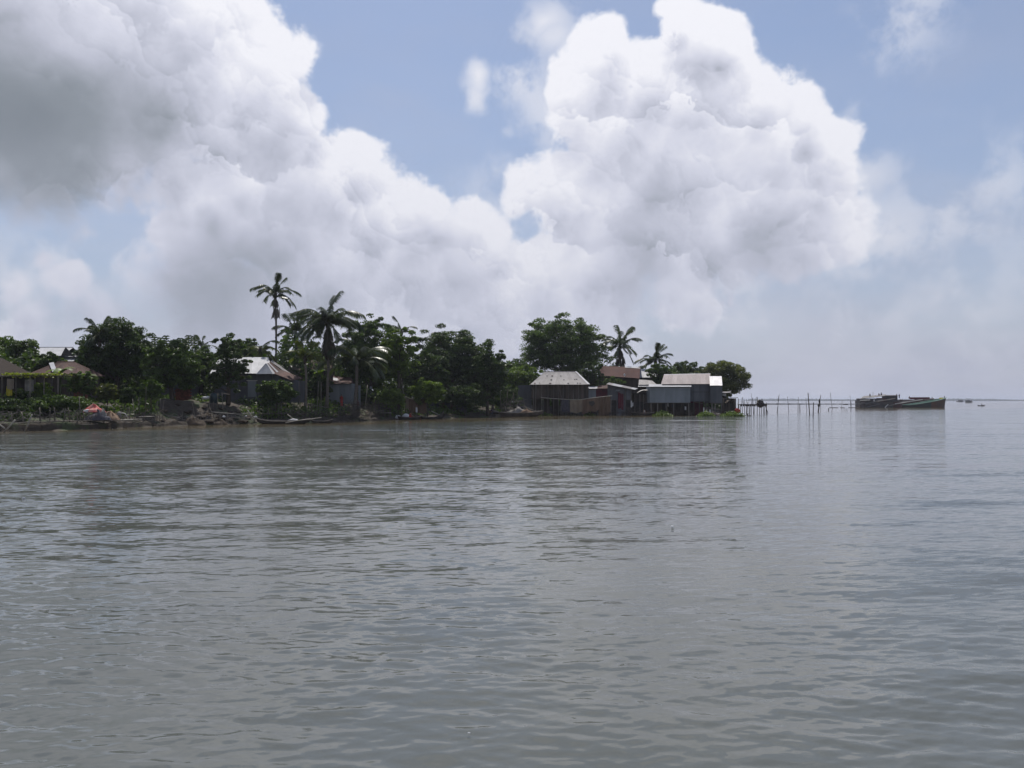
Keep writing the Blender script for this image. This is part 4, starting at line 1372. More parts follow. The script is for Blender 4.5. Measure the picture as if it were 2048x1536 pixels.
# I. wooden stilt house
Y = 132.0
o = thing("wooden_stilt_house", "long dark wooden house on stilts with a patched grey hipped roof", "house", 1120, Y, 0)
x0, x1 = gx(1063, Y), gx(1177, Y)
ze, zr = at(0, 768, Y - .6).z, at(0, 743.5, Y + 3).z
zf = at(0, 797, Y).z
a, b, c, d = roof_gable(o, x0 - .25, x1 + .1, Y - .8, Y + 2.9, ze - .1, zr, M["tin_grey"], 2.6, 1.9)
clad(o, "hip_flashing", b + Vector((-.35, -.02, .07)), b + Vector((.1, -.02, .05)), c + Vector((.05, -.02, .05)), c + Vector((-.2, -.02, .07)), M["tin_new"], .6)
for k in range(16):   # rust holes and loose weights lying on the sheets
    s, t_ = rnd.uniform(.06, .94), rnd.choice([.08, .1, .35, .38, .4, .65, .8])
    p = a.lerp(b, s).lerp(d.lerp(c, s), t_) + Vector((0, -.05, .05))
    MB().blob(p, (rnd.uniform(.08, .2), .07, .05), 6, 4, .2).build("roof_weight", M["brick" if k % 3 == 0 else "tar"], o)
planks(o, x0, x1, Y, zf, ze, .42, "wood_dark")
MB().box((x0 + .03, Y + .06, zf), (x1 - .03, Y + 5.4, ze - .1)).build("wall", M["tar"], o)
for px in (1066, 1071, 1083, 1096, 1107, 1117, 1126, 1136, 1147, 1158):
    post(o, gx(px, Y - .12), Y - .12, -1.0, ze - .02, .075 if px < 1075 else .045, "wood_grey", "stilt", rnd.uniform(-.08, .08))
MB().beam(at(1119, 779, Y - .15), at(1124, 797, Y - .15), .06, .06).build("brace", M["wood_grey"], o)
beam(o, (x0 - .2, Y - .08, zf), (x1 + .2, Y - .08, zf), .12, .14, "wood_dark", "floor_beam")
beam(o, (x0 - .2, Y - .1, ze - .12), (x1 + .2, Y - .1, ze - .12), .1, .12, "wood_grey", "eave_beam")
for k in range(9):
    post(o, gx(1068 + k * 12, Y + 2.5), Y + 2.5, -1, zf, .07, "wood_dark", "stilt")
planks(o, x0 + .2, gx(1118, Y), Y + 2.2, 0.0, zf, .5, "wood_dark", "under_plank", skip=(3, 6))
clad(o, "side_sheet", at(1034, 826, Y + 2), at(1063, 826, Y + 2), at(1064, 770, Y + 2), at(1036, 771, Y + 2), M["tin_dark"], .9)

# sagging bamboo rail with jute curtains before the stilt house
Y = 130.6
o = thing("jute_curtain_line", "sagging bamboo line with jute curtains hung in front of the stilt house", "curtain", 1160, Y, 0)
mb = MB(); mb.tube([at(1082, 795, Y), at(1105, 797, Y), at(1135, 799, Y), at(1158, 799.5, Y), at(1180, 796.5, Y), at(1200, 794, Y), at(1224, 791.5, Y)], .05, 6); mb.build("rail", M["bamboo_pale"], o)
for (p0, p1, t0, t1, hh, m_) in [(1123, 1139, 798, 799, 2.0, "dark_cloth"), (1140, 1166, 800, 799, 2.1, "jute_pale"), (1164, 1172, 799, 798, 2.4, "jute"), (1172, 1198, 798, 794, 2.2, "jute"), (1197, 1213, 795, 793, 2.9, "jute"), (1212, 1221, 794, 792, 2.7, "jute")]:
    cloth(o, at(p0, t0, Y), at(p1, t1, Y), hh, m_, "jute_curtain", 3, .06)
for px in (1086, 1122, 1166, 1200, 1222):
    post(o, gx(px, Y + .12), Y + .12, -1.0, at(0, 797, Y).z, .05, "wood_grey", "stake")
mb = MB(); mb.add([at(1177, 803, Y - .14), at(1188, 802, Y - .14), at(1190, 807, Y - .14), at(1184, 813, Y - .14), at(1179, 809, Y - .14)], [(0, 4, 3, 2, 1)])
mb.build("torn_patch", M["tar"], o)

# J. small patched hut
Y = 133.0
o = thing("patched_tin_hut", "small hut half blue grey tin and half maroon sheet with a curved pale eave", "hut", 1192, Y, 0)
x0, xm, x1 = gx(1170, Y), gx(1192, Y), gx(1216, Y)
zt, zf = at(0, 777, Y).z, at(0, 800, Y).z
clad(o, "wall_sheet", (x0, Y, zf), (xm, Y, zf), (xm, Y, zt), (x0, Y, zt), M["tin_blue"], .9)
clad(o, "wall_sheet", (xm, Y, zf), (x1, Y, zf), (x1, Y, zt), (xm, Y, zt), M["maroon"], 1.0)
MB().box((x0, Y + .05, zf), (x1, Y + 3, zt - .03)).build("dark_core", M["tar"], o)  # dark core added inside so no light shows through the hut
clad(o, "roof_sheet", at(1172, 777.5, Y - .6), at(1196, 777.5, Y - .6), at(1196, 773, Y + 1.6), at(1176, 773, Y + 1.6), M["tin_new"], .9)
clad(o, "roof_sheet", at(1194, 777, Y - .6), at(1217, 777, Y - .6), at(1217, 769, Y + 2), at(1196, 772, Y + 2), M["tin_rust"], .8)
for px in (1172, 1192, 1215):
    post(o, gx(px, Y + .2), Y + .2, -1, zf, .07, "wood_dark", "stilt")

# K. grey hut with white roof edge and maroon cloth
Y = 132.5
o = thing("lean_to_hut", "grey lean to hut with a bright sloping roof edge and a dark doorway", "hut", 1236, Y, 0)
x0, x1 = gx(1215, Y), gx(1262, Y)
clad(o, "roof_sheet", at(1212, 768.5, Y - .8), at(1270, 779.5, Y - .8), at(1276, 777, Y + 2.2), at(1218, 765, Y + 2.2), [M["tin_new"], M["tin_grey"]], .8)
zl = at(0, 800, Y).z
clad(o, "wall_sheet", (x0, Y, zl), (gx(1246, Y), Y, zl), at(1246, 774, Y), at(1215, 769.5, Y), M["tin_dark"], .8)
clad(o, "wall_sheet", (gx(1246, Y), Y, zl), (x1, Y, zl), at(1262, 778, Y), at(1246, 774, Y), M["tin_dark"], .8)
clad(o, "low_sheet", at(1200, 832, Y), at(1218, 832, Y), at(1218, 797, Y), at(1200, 797, Y), M["jute"], .8)
clad(o, "low_sheet", at(1233, 832, Y), at(1252, 832, Y), at(1252, 800, Y), at(1233, 800, Y), M["tin_dark"], .8)
MB().box((gx(1217, Y), Y + .5, -.6), (gx(1262, Y), Y + 4.5, at(0, 779, Y).z)).build("dark_core", M["tar"], o)  # dark filling added behind the doorway, stops light coming through
for px in (1218.5, 1232.5):
    post(o, gx(px, Y - .08), Y - .08, -.6, zl, .05, "wood_grey", "door_post")
beam(o, (gx(1218, Y), Y - .08, zl), (gx(1233, Y), Y - .08, zl), .06, .08, "wood_grey", "lintel")
for px in (1251, 1262):
    post(o, gx(px, Y - .1), Y - .1, -1, at(0, 776, Y).z, .08, "wood_grey", "stilt")
clad(o, "window_awning", at(1230, 783, Y - .45), at(1240, 782, Y - .45), at(1241, 779, Y - .02), at(1232, 780, Y - .02), M["tin_new"], .8)
c = cloth(None, at(1236, 784, Y - .2), at(1247, 788, Y - .2), 2.6, "maroon", folds=3); c.name = "hanging_cloth"
tag(c, "maroon cloth hung on the wall beside the dark doorway", "cloth")
c = cloth(None, at(1261.5, 801, Y - .3), at(1264, 801, Y - .3), 1.1, "white_cloth", folds=1); c.name = "hanging_towel"
tag(c, "longer white towel hung at the corner of the lean to hut", "towel")
c = cloth(None, at(1264.8, 805, Y - .3), at(1266.6, 805, Y - .3), .6, "white_cloth", folds=1); c.name = "hanging_towel"
tag(c, "shorter white towel hung beside the longer one", "towel")

# L. red oxide roofed house
Y = 141.0
o = thing("red_roofed_house", "house with a plain red oxide tin roof behind the huts", "house", 1245, Y)
z = origin_of(o).z
clad(o, "roof_sheet", at(1200, 751, Y - .8), at(1279, 757, Y - .8), at(1281, 734.5, Y + 2.6), at(1200, 732, Y + 2.6), M["tin_red"], .9)
clad(o, "ridge_sheet", at(1250, 735, Y + 2.2), at(1281, 737, Y + 2.2), at(1281, 734, Y + 2.7), at(1250, 732.5, Y + 2.7), M["tin_new"], .9)
clad(o, "roof_sheet", at(1281, 757, Y + 6), at(1200, 751, Y + 6), at(1200, 732, Y + 2.6), at(1281, 734.5, Y + 2.6), M["tin_red"], .9)
wall_box(o, gx(1204, Y), gx(1279, Y), Y, Y + 5, z, at(0, 754, Y).z, M["wood_dark"], .9)
MB().blob(at(1249, 750, Y - .8), (.16, .1, .26), 7, 5, .15).build("roof_weight", M["white_cloth"], o)

# M. pale roofed huts behind
Y = 143.0
o = thing("pale_roofed_hut", "hut with square pale tin roof just right of the red roof", "hut", 1293, Y)
z = origin_of(o).z
clad(o, "roof_sheet", at(1279, 755, Y - .6), at(1318, 755, Y - .6), at(1314, 738, Y + 2), at(1281, 738, Y + 2), M["tin_new"], .8)
wall_box(o, gx(1282, Y), gx(1316, Y), Y, Y + 3, z, at(0, 755, Y).z, M["tin_dark"], .9)
Y = 137.0
o = thing("torn_roofed_hut", "low hut with a torn pale roof between red roof and blue shed", "hut", 1294, Y, .2)
clad(o, "roof_sheet", at(1277, 770, Y - .6), at(1314, 769, Y - .6), at(1304, 761, Y + 1.4), at(1278, 759, Y + 1.4), M["tin_grey"], .7, jit=.12)
clad(o, "roof_sheet", at(1276, 773.5, Y - 1), at(1300, 773, Y - 1), at(1300, 770.5, Y - .3), at(1277, 771, Y - .3), M["tin_new"], .7, jit=.1)
wall_box(o, gx(1278, Y), gx(1312, Y), Y, Y + 2, .0, at(0, 771, Y).z, M["wood_dark"], .9)

# N. dark hut with pale tarp
Y = 133.5
o = thing("tarp_roofed_hut", "dark open hut with a rounded pale tarp roof left of the blue shed", "hut", 1280, Y, 0)
V_ = []
for i in range(9):
    s = i / 8
    for k in range(4):
        p = at(1273 + 24 * s, 787 - 6.5 * math.sin(min(1, s * 1.6) * math.pi / 2), Y - .7 + k * .7)
        V_.append(p + Vector((0, 0, .12 * math.sin(k * 1.1) + rnd.uniform(-.02, .02))))
MB().add(V_, [(i * 4 + k, (i + 1) * 4 + k, (i + 1) * 4 + k + 1, i * 4 + k + 1) for i in range(8) for k in range(3)]).build("tarp", M["pale_paint"], o, smooth=True)
MB().box((gx(1268, Y), Y + .4, at(0, 806, Y).z), (gx(1297, Y), Y + 3, at(0, 786, Y).z)).build("wall", M["tar"], o)
planks(o, gx(1270, Y), gx(1297, Y), Y + .3, at(0, 804, Y).z, at(0, 789, Y).z, .4, "wood_dark")
for px in (1270, 1280, 1287, 1296):
    post(o, gx(px, Y), Y, -1, at(0, 789, Y).z, .05, "wood_grey", "stilt", rnd.uniform(-.1, .1))
MB().beam(at(1287, 807, Y - .3), at(1296, 803.5, Y - .3), .25, .03).build("step_board", M["wood_grey"], o)
MB().box((gx(1268, Y), Y + 1.5, -.5), (gx(1297, Y), Y + 1.6, at(0, 806, Y).z)).build("screen", M["tar"], o)  # dark sheet standing in for the shade below the hut floor

# O. blue grey shed on stilts
Y = 131.0
o = thing("blue_tin_shed", "square blue grey tin shed standing on stilts over the water", "shed", 1340, Y, 0)
x0, x1 = gx(1299.5, Y), gx(1380.5, Y)
zf, zt = at(0, 806, Y).z, at(0, 773, Y).z
wall_box(o, x0, x1, Y, Y + 3.4, zf, zt, M["tin_blue"], .85)
clad(o, "roof_sheet", at(1297, 773.5, Y - .5), at(1383, 773.5, Y - .5), at(1382, 768.5, Y + 3.6), at(1298, 768.5, Y + 3.6), M["tin_new"], .85, jit=.01)
beam(o, (x0, Y - .03, zf), (x1, Y - .03, zf), .1, .1, "wood_dark", "floor_beam")
for px in (1302, 1315, 1332, 1347.5, 1363, 1378):
    post(o, gx(px, Y + .1), Y + .1, -1, zf, .085, "wood_grey" if px != 1363 else "wood_dark", "stilt", rnd.uniform(-.05, .05))
    post(o, gx(px + 3, Y + 3.2), Y + 3.2, -1, zf, .085, "wood_dark", "stilt")
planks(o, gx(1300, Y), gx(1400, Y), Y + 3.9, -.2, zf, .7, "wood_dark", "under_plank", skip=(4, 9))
MB().box((gx(1299, Y), Y + 4.4, -.4), (gx(1400, Y), Y + 4.5, zf)).build("under_shade", M["tar"], o)  # near-black sheet, shade under the shed put into its colour

# P. larger shed behind with the pinkish roof
Y = 133.0
o = thing("pink_roofed_shed", "large tin shed with a faded pinkish roof behind the blue shed", "shed", 1375, Y, 0)
clad(o, "roof_sheet", at(1322, 768.5, Y - .4), at(1421, 768, Y - .4), at(1420.5, 747.5, Y + 3.6), at(1328, 749.5, Y + 3.6), M["tin_pink"], .85, jit=.01)
clad(o, "ridge_cap", at(1328, 750, Y + 3.5), at(1421, 748, Y + 3.5), at(1421, 746.8, Y + 3.8), at(1328, 748.6, Y + 3.8), M["tin_new"], 3)
clad(o, "roof_sheet", at(1421, 768, Y + 7.6), at(1322, 768.5, Y + 7.6), at(1328, 749.5, Y + 3.6), at(1420.5, 747.5, Y + 3.6), M["tin_pink"], .85)
zf = at(0, 803, Y).z
wall_box(o, gx(1326, Y), gx(1419, Y), Y, Y + 7, zf, at(0, 768, Y).z, M["tin_dark"], .85)
beam(o, (gx(1383, Y), Y - .06, at(0, 784, Y).z), (gx(1419, Y), Y - .06, at(0, 784, Y).z), .04, .07, "tar", "seam_batten")
for px in (1387, 1399, 1411, 1418):
    post(o, gx(px, Y + .1), Y + .1, -1, zf, .08, "wood_dark", "stilt", rnd.uniform(-.05, .05))
planks(o, gx(1382, Y), gx(1412, Y), Y + 2, -.2, zf, .45, "maroon", "under_plank")
MB().beam(at(1387, 803.5, Y - .4), at(1413, 808.5, Y - .4), .07, .05).build("loose_pole", M["bamboo"], o)

# Q. tall narrow shed with the brilliant roof
Y = 132.0
o = thing("tall_tin_shed", "tall narrow dark shed with a tin roof whitened for sun glint", "shed", 1432, Y, 0)
clad(o, "roof_sheet", at(1420, 771, Y - .3), at(1445, 771, Y - .3), at(1443.5, 752.5, Y + 2.3), at(1419, 752.5, Y + 2.3), M["tin_glint"], .7, jit=.005)
clad(o, "roof_sheet", at(1445, 771, Y + 4.9), at(1420, 771, Y + 4.9), at(1419, 752.5, Y + 2.3), at(1443.5, 752.5, Y + 2.3), M["tin_new"], .7)
zf = at(0, 806, Y).z
wall_box(o, gx(1421, Y), gx(1444.5, Y), Y, Y + 4.4, zf, at(0, 771, Y).z, M["tin_dark"], .8)
for px in (1424, 1430, 1443):
    post(o, gx(px, Y + .05), Y + .05, -1, zf + (0 if px < 1440 else 3), .08, "wood_grey", "stilt")
    post(o, gx(px, Y + 4), Y + 4, -1, zf, .08, "wood_dark", "stilt")
beam(o, at(1420, 806, Y - .2), at(1447, 807, Y - .2), .1, .12, "wood_dark", "floor_beam")
MB().beam(at(1432, 828, Y - .3), at(1440, 827, Y - .3), .3, .06).build("step_board", M["pale_paint"], o)

# R. boathouse clutter at the end
Y = 136.0
o = thing("boat_shelter", "dark open boat shelter with pole roof right of the tall shed", "shelter", 1460, Y, 0)
clad(o, "roof_sheet", at(1445, 786.5, Y - .4), at(1461, 785, Y - .4), at(1462, 783, Y + 1), at(1445, 783.5, Y + 1), M["tin_grey"], .8)
clad(o, "hanging_sheet", at(1445, 791, Y), at(1453, 793, Y), at(1452, 787, Y), at(1445, 787, Y), M["pale_paint"], .7)
MB().beam(at(1445, 796.5, Y - .5), at(1476, 795.5, Y - .5), .1, .1).build("eave_pole", M["bamboo"], o)
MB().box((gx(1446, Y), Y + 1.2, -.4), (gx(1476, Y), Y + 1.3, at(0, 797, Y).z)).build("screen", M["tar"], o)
planks(o, gx(1446, Y), gx(1475, Y), Y + 1.0, .2, at(0, 798, Y).z, .5, "wood_dark", skip=(1, 3))
for px in (1447, 1453, 1461, 1468, 1476):
    post(o, gx(px, Y), Y, -1, at(0, 790 if px in (1453, 1461) else 797, Y).z, .06, "wood_dark", "post", rnd.uniform(-.1, .1))
mb = MB()
arch = [at(1455 + 14 * i / 8, 806 - 5.5 * math.sin(math.pi * i / 8), Y - .8) for i in range(9)]
back = [p + Vector((0, 2.2, 0)) for p in arch]
mb.add(arch + back, [(i, i + 1, i + 10, i + 9) for i in range(8)])
mb.build("arched_mat", M["thatch"], o, smooth=True)
MB().beam(at(1456, 823, Y - 1), at(1468, 822.5, Y - 1), .5, .06).build("deck_board", M["pale_paint"], o)
MB().blob(at(1474, 822, Y - .9), (.55, .4, .45), 8, 5, .2).build("red_bundle", M["red_cloth"], o)

# ------------------------------------------------------------------ people
def person(name, label, px, foot_py, Y, height, top_mat, low_mat, pose="stand", face=0.0, z=None, skirt=True):
    """one continuous body grown from a skeleton, with hair and clothes as children"""
    H = height
    base = at(px, foot_py, Y)
    if z is not None:
        base.z = z
    o = empty(name, base, label, "person")
    o.rotation_euler = (0, 0, face)
    J, E, Rr = [], [], []

    def j(p, r):
        J.append(Vector(p) * H); Rr.append(r * H); return len(J) - 1
    drop = {"stand": 0, "squat": .30, "bend": .03}[pose]
    fwd = {"stand": 0, "squat": .05, "bend": .22}[pose]
    pel = j((0, 0, .52 - drop), .075)
    ch = j((0, -fwd * .7, .70 - drop - fwd * .25), .085)
    sh = j((0, -fwd, .80 - drop - fwd * .45), .06)
    nk = j((0, -fwd * 1.12, .85 - drop - fwd * .55), .035)
    hd = j((0, -fwd * 1.25 - .01, .90 - drop - fwd * .6), .058)
    tp = j((0, -fwd * 1.3, .965 - drop - fwd * .6), .046)
    E += [(pel, ch), (ch, sh), (sh, nk), (nk, hd), (hd, tp)]
    for s in (-1, 1):
        s1 = j((s * .105, -fwd, .80 - drop - fwd * .45), .040)
        if pose == "stand":
            el = j((s * .14, .01, .63), .030); wr = j((s * .15, -.03, .49), .022); hn = j((s * .15, -.045, .43), .024)
        else:
            el = j((s * .13, -fwd - .10, .64 - drop - fwd * .5), .030); wr = j((s * .09, -fwd - .2, .54 - drop - fwd * .4), .022); hn = j((s * .07, -fwd - .25, .50 - drop - fwd * .4), .024)
        E += [(sh, s1), (s1, el), (el, wr), (wr, hn)]
        hp = j((s * .055, 0, .49 - drop), .062)
        if pose == "squat":
            kn = j((s * .09, -.20, .27), .045); an = j((s * .075, -.03, .04), .028)
        else:
            kn = j((s * .06, -.012, .27), .042); an = j((s * .06, .01, .04), .028)
        ft = j((s * .065, -.085 + (0 if pose != "squat" else -.03), .015), .022)
        E += [(pel, hp), (hp, kn), (kn, an), (an, ft)]
    me = bpy.data.meshes.new("body")
    me.from_pydata(J, E, [])
    me.materials.append(M["skin"])
    b = link("body", me, o)
    b.modifiers.new("skin", 'SKIN')
    for k, v in enumerate(me.skin_vertices[0].data):
        v.radius = (Rr[k], Rr[k])
        v.use_root = (k == 0)
    b.modifiers.new("smooth", 'SUBSURF').levels = 1
    b.modifiers["smooth"].render_levels = 1

    def loft(nm, rings, mat):
        V, Fc = [], []
        n = 10
        for (c, rx, ry) in rings:
            for k in range(n):
                a = 2 * math.pi * k / n
                V.append((Vector(c) + Vector((math.cos(a) * rx, math.sin(a) * ry, 0))) * H)
        for i in range(len(rings) - 1):
            for k in range(n):
                Fc.append((i * n + k, i * n + (k + 1) % n, (i + 1) * n + (k + 1) % n, (i + 1) * n + k))
        me = bpy.data.meshes.new(nm); me.from_pydata(V, [], Fc); me.materials.append(M[mat])
        for p in me.polygons:
            p.use_smooth = True
        return link(nm, me, o)
    loft("tunic", [((0, 0, .46 - drop), .105, .09), ((0, -fwd * .35, .60 - drop - fwd * .1), .10, .085), ((0, -fwd * .7, .72 - drop - fwd * .25), .112, .092), ((0, -fwd, .80 - drop - fwd * .45), .125, .07), ((0, -fwd * 1.08, .835 - drop - fwd * .5), .05, .05)], top_mat)
    if pose == "squat":
        loft("wrap", [((0, -.05, .05), .15, .15), ((0, -.09, .2), .15, .17), ((0, -.03, .30), .11, .11), ((0, 0, .47 - drop), .10, .09)][::1], low_mat)
    elif skirt:
        loft("wrap", [((0, 0, .08), .115, .10), ((0, 0, .30), .11, .095), ((0, 0, .48 - drop), .11, .092)], low_mat)
    hc = Vector((0, -fwd * 1.27 + .012, .945 - drop - fwd * .6)) * H
    MBh = MB(); MBh.blob(hc, (.058 * H, .062 * H, .05 * H), 8, 5, .03)
    me = bpy.data.meshes.new("hair"); me.from_pydata(MBh.v, [], MBh.f); me.materials.append(M["hair"])
    link("hair", me, o)
    return o


# ------------------------------------------------------------------ boats
def country_boat(name, label, px0, px1, py, Y, beam=1.25, free=.38, sheer=.45, yaw=0.0, mat="tar", sheer_r=None, deck=True, cat="boat"):
    """slim wooden boat: lofted planked hull, gunwales, ribs, thwarts"""
    xa, xb = gx(px0, Y), gx(px1, Y)
    L = xb - xa
    o = empty(name, ((xa + xb) / 2, Y, 0), label, cat)
    o.rotation_euler = (0, 0, yaw)
    sheer_r = sheer if sheer_r is None else sheer_r
    n = 18
    V, Fc, gl, gr = [], [], [], []
    for i in range(n + 1):
        s = i / n * 2 - 1
        w = beam / 2 * (1 - abs(s) ** 2.6) + .03
        zt = free + (sheer if s < 0 else sheer_r) * abs(s) ** 2.6
        zb = -.18 + (free * .7 + .2) * abs(s) ** 4
        x = s * L / 2
        V += [(x, -w, zt), (x * .985, -w * .82, zb + (zt - zb) * .35), (x * .97, 0, zb), (x * .985, w * .82, zb + (zt - zb) * .35), (x, w, zt)]
        gl.append((x, -w - .02, zt)); gr.append((x, w + .02, zt))
    for i in range(n):
        for k in range(4):
            a = i * 5 + k
            Fc.append((a, a + 1, a + 6, a + 5))
    me = bpy.data.meshes.new("hull"); me.from_pydata(V, [], Fc); me.materials.append(M[mat])
    h = link("hull", me, o)
    h.modifiers.new("planking", 'SOLIDIFY').thickness = .04

    def local(mb, nm, m_):
        me = bpy.data.meshes.new(nm); me.from_pydata(mb.v, [], mb.f); me.materials.append(M[m_]); return link(nm, me, o)
    for g_ in (gl, gr):
        mb = MB(); mb.tube(g_, .035, 5); local(mb, "gunwale", "wood_grey")
    for s in (-.55, -.2, .2, .55):
        w = beam / 2 * (1 - abs(s) ** 2.6)
        mb = MB(); mb.beam((s * L / 2, -w, free + sheer * abs(s) ** 2.6 - .06), (s * L / 2, w, free + sheer * abs(s) ** 2.6 - .06), .18, .03, (0, 0, 1)); local(mb, "thwart", "wood_grey")
    if deck:
        for k in range(5):
            y = -beam * .32 + beam * .16 * k
            mb = MB(); mb.beam((-L * .26, y, .02), (L * .26, y, .02), beam * .14, .025, (0, 0, 1)); local(mb, "floor_board", "wood_dark")
    return o


# west bank: post fence and rails
def fence(name, label, pts, base_dy=.4, group=None):
    """pts: list of (px_bottom, py_bottom, px_top, py_top, radius)"""
    Y = shore(pts[0][0]) + base_dy
    o = thing(name, label, "fence", pts[0][0], Y)
    for (pb, yb, pt, yt, r) in pts:
        Yp = shore(pb) + base_dy
        mb = MB(); a, b = at(pb, yb, Yp), at(pt, yt, Yp + rnd.uniform(-.3, .3)); r *= .75
        mb.tube([a - Vector((0, 0, .5)), a.lerp(b, .5) + Vector((rnd.uniform(-.03, .03), 0, 0)), b], [r, r * .95, r * .8], 6); mb.build("post", M["bamboo"], o, smooth=True)
    return o


def rail(o, pts, Yoff=.35, r=.04, mat="bamboo"):
    mb = MB(); mb.tube([at(p, q, shore(p) + Yoff) for p, q in pts], r, 6); return mb.build("rail", M[mat], o, smooth=True)


o = fence("bamboo_fence", "row of uneven bamboo posts along the top of the left mud bank", [
    (26, 843, 22, 825, .06), (47, 843, 43, 824, .07), (81, 843, 79, 815, .085), (99, 843, 100, 816, .05), (110, 843, 108, 815, .075), (128, 843, 131, 816, .06),
    (140, 842, 136, 815, .07), (155, 841, 154, 824, .055), (161, 841, 158, 793, .05), (169, 840, 167, 826, .06), (177, 842, 177, 826, .06), (182, 843, 185, 826, .05), (192, 840, 192, 826, .05), (208, 839, 207, 825, .07), (-30, 846, -33, 826, .06), (-70, 848, -68, 826, .06)])
rail(o, [(-90, 852), (30, 846.5), (90, 843.5), (160, 841.5), (200, 841)], .3, .05)
rail(o, [(150, 848), (176, 849.5), (196, 848)], .05, .03)
o = fence("bamboo_fence", "loose bamboo stakes and rails standing left of the mud mound", [
    (253, 839, 255, 815, .05), (260, 838, 258, 815, .05), (271, 838, 265, 798, .045), (280, 837, 277, 795, .05), (288, 840, 288, 824, .05), (298, 840, 298, 826, .04), (291, 815, 292, 774, .04), (308, 836, 314, 805, .035), (314, 836, 316, 797, .035), (319, 836, 321, 798, .04), (325, 836, 328, 800, .035)], .9)
rail(o, [(200, 841.5), (240, 840.5), (272, 839), (284, 838.5)], .3, .06, "bamboo_pale")
rail(o, [(278, 833.5), (309, 833)], .4, .05, "bamboo_pale")
rail(o, [(236, 847), (262, 846), (300, 851)], .2, .05)
o = fence("bamboo_fence", "tangle of bamboo stakes and crossbars on the slope of the mud mound", [
    (391, 838, 383, 800, .04), (418, 812, 420, 788, .05), (435, 806, 436, 787, .05), (447, 825, 444, 785, .05), (457, 852, 454, 818, .04), (427, 822, 427, 803, .04), (443, 808, 450, 826, .04), (485, 848, 478, 826, .045), (476, 820, 476, 806, .03)], 1.6)
rail(o, [(422, 824), (440, 825.5), (478, 828.5), (508, 825.5)], .9, .05, "bamboo_pale")
rail(o, [(463, 836), (485, 837), (505, 836)], .6, .04)
rail(o, [(434, 851), (425, 826), (420, 818)], 1.0, .045)
rail(o, [(511, 846), (503, 832), (495, 820)], .5, .06, "bamboo_pale")
rail(o, [(453, 841), (466, 841)], .4, .05); rail(o, [(458, 849), (466, 847)], .2, .05); rail(o, [(455, 843), (460, 850)], .2, .04); rail(o, [(464, 840), (466, 848)], .2, .04)
rail(o, [(447, 787), (459, 789)], 1.6, .04)
P = []
for k in range(26):
    pb = 505 + k * 7.4 + rnd.uniform(-2, 2)
    P.append((pb, 838 - (pb - 505) * .03, pb + rnd.uniform(-2, 2), rnd.choice([806, 812, 818, 822, 803]) + (pb - 505) * .01, rnd.uniform(.03, .05)))
o = fence("bamboo_fence", "long picket of thin bamboo stakes behind the moored dinghy", P, 2.2)
rail(o, [(506, 829), (560, 826.5), (600, 827), (640, 833)], 2.0, .035); rail(o, [(560, 816), (590, 822), (607, 832)], 1.6, .03); rail(o, [(618, 807), (640, 813), (660, 816)], 1.8, .035)
o = fence("bamboo_poles", "pair of tall bamboo poles left of the grey tin shed", [(634, 826, 637, 762, .05), (641, 834, 642.5, 764, .05), (623, 818, 623.5, 799, .05)], 3.0)
# slanting stakes at the corner
for (a, b_, lb) in [((47, 862), (64, 829), "pale stake slanting up to the right out of the water at left"), ((-6, 838), (10, 857), "pale stake slanting down to the right in the left corner"), ((4, 862), (30, 840), "long dark stake crossing the pale one in the left corner"), ((9, 832), (15, 842), "short stake leaning on the bank in the left corner")]:
    Y = shore(a[0]) - .3
    mb = MB(); mb.tube([at(a[0], a[1], Y) - (Vector((0, 0, .3))), at(b_[0], b_[1], Y)], .065, 6)
    q = mb.build("bamboo_stake", M["bamboo_pale" if "pale" in lb else "bamboo"], None, smooth=True); tag(q, lb, "stake", "stakes in the left corner")

# mud clods of the slumped bank
mb = MB()
o = thing("mud_mound", "eroded mound of dark mud slumping into the river", "mound", 400, 80, 0)
rs = np.random.RandomState(12)
for k in range(34):
    px = rs.uniform(322, 500); t = rs.uniform(.2, 3.6)
    Y = shore(px) + t
    s = rs.uniform(.14, .42)
    MB().blob((gx(px, Y), Y, gz(px, Y) + s * .02), (s * 1.3, s, s * .5), 10, 7, .26).build("clod", M["mud"], o, smooth=True)
def drape(c, rx, ry, h, mat, name, label, cat, seed=1):
    """crumpled cloth or netting lying in a heap: ragged outline, ridged top"""
    rs = random.Random(seed)
    n, m_ = 18, 7
    ph = [rs.uniform(0, 6.3) for _ in range(5)]
    V, Fc = [], []
    for j in range(m_ + 1):
        q = j / m_
        for i in range(n):
            a = 2 * math.pi * i / n
            rag = 1 + .18 * math.sin(3 * a + ph[0]) + .12 * math.sin(5 * a + ph[1]) + rs.uniform(-.06, .06)
            z = h * (1 - q ** 1.7) * (1 + .35 * math.sin(2 * a + ph[2] + 3 * q) + .25 * math.sin(5 * a + ph[3] + 5 * q)) + (rs.uniform(-.06, .06) * h if j < m_ else -.1)
            V.append(Vector(c) + Vector((math.cos(a) * rx * q * rag, math.sin(a) * ry * q * rag, z)))
    for j in range(m_):
        for i in range(n):
            Fc.append((j * n + i, (j + 1) * n + i, (j + 1) * n + (i + 1) % n, j * n + (i + 1) % n))
    return tag(MB().add(V, Fc).build(name, M[mat], None, smooth=True), label, cat)


drape(at(386, 849, shore(386) + .4), 1.2, .8, .6, "mud", "fallen_clod", "large dark clod of mud fallen at the foot of the mound", "clod", 21)
drape(at(436, 848, shore(436) + .3), 1.0, .7, .4, "mud", "fallen_clod", "smaller clod of mud by the bamboo crossbars", "clod", 22)

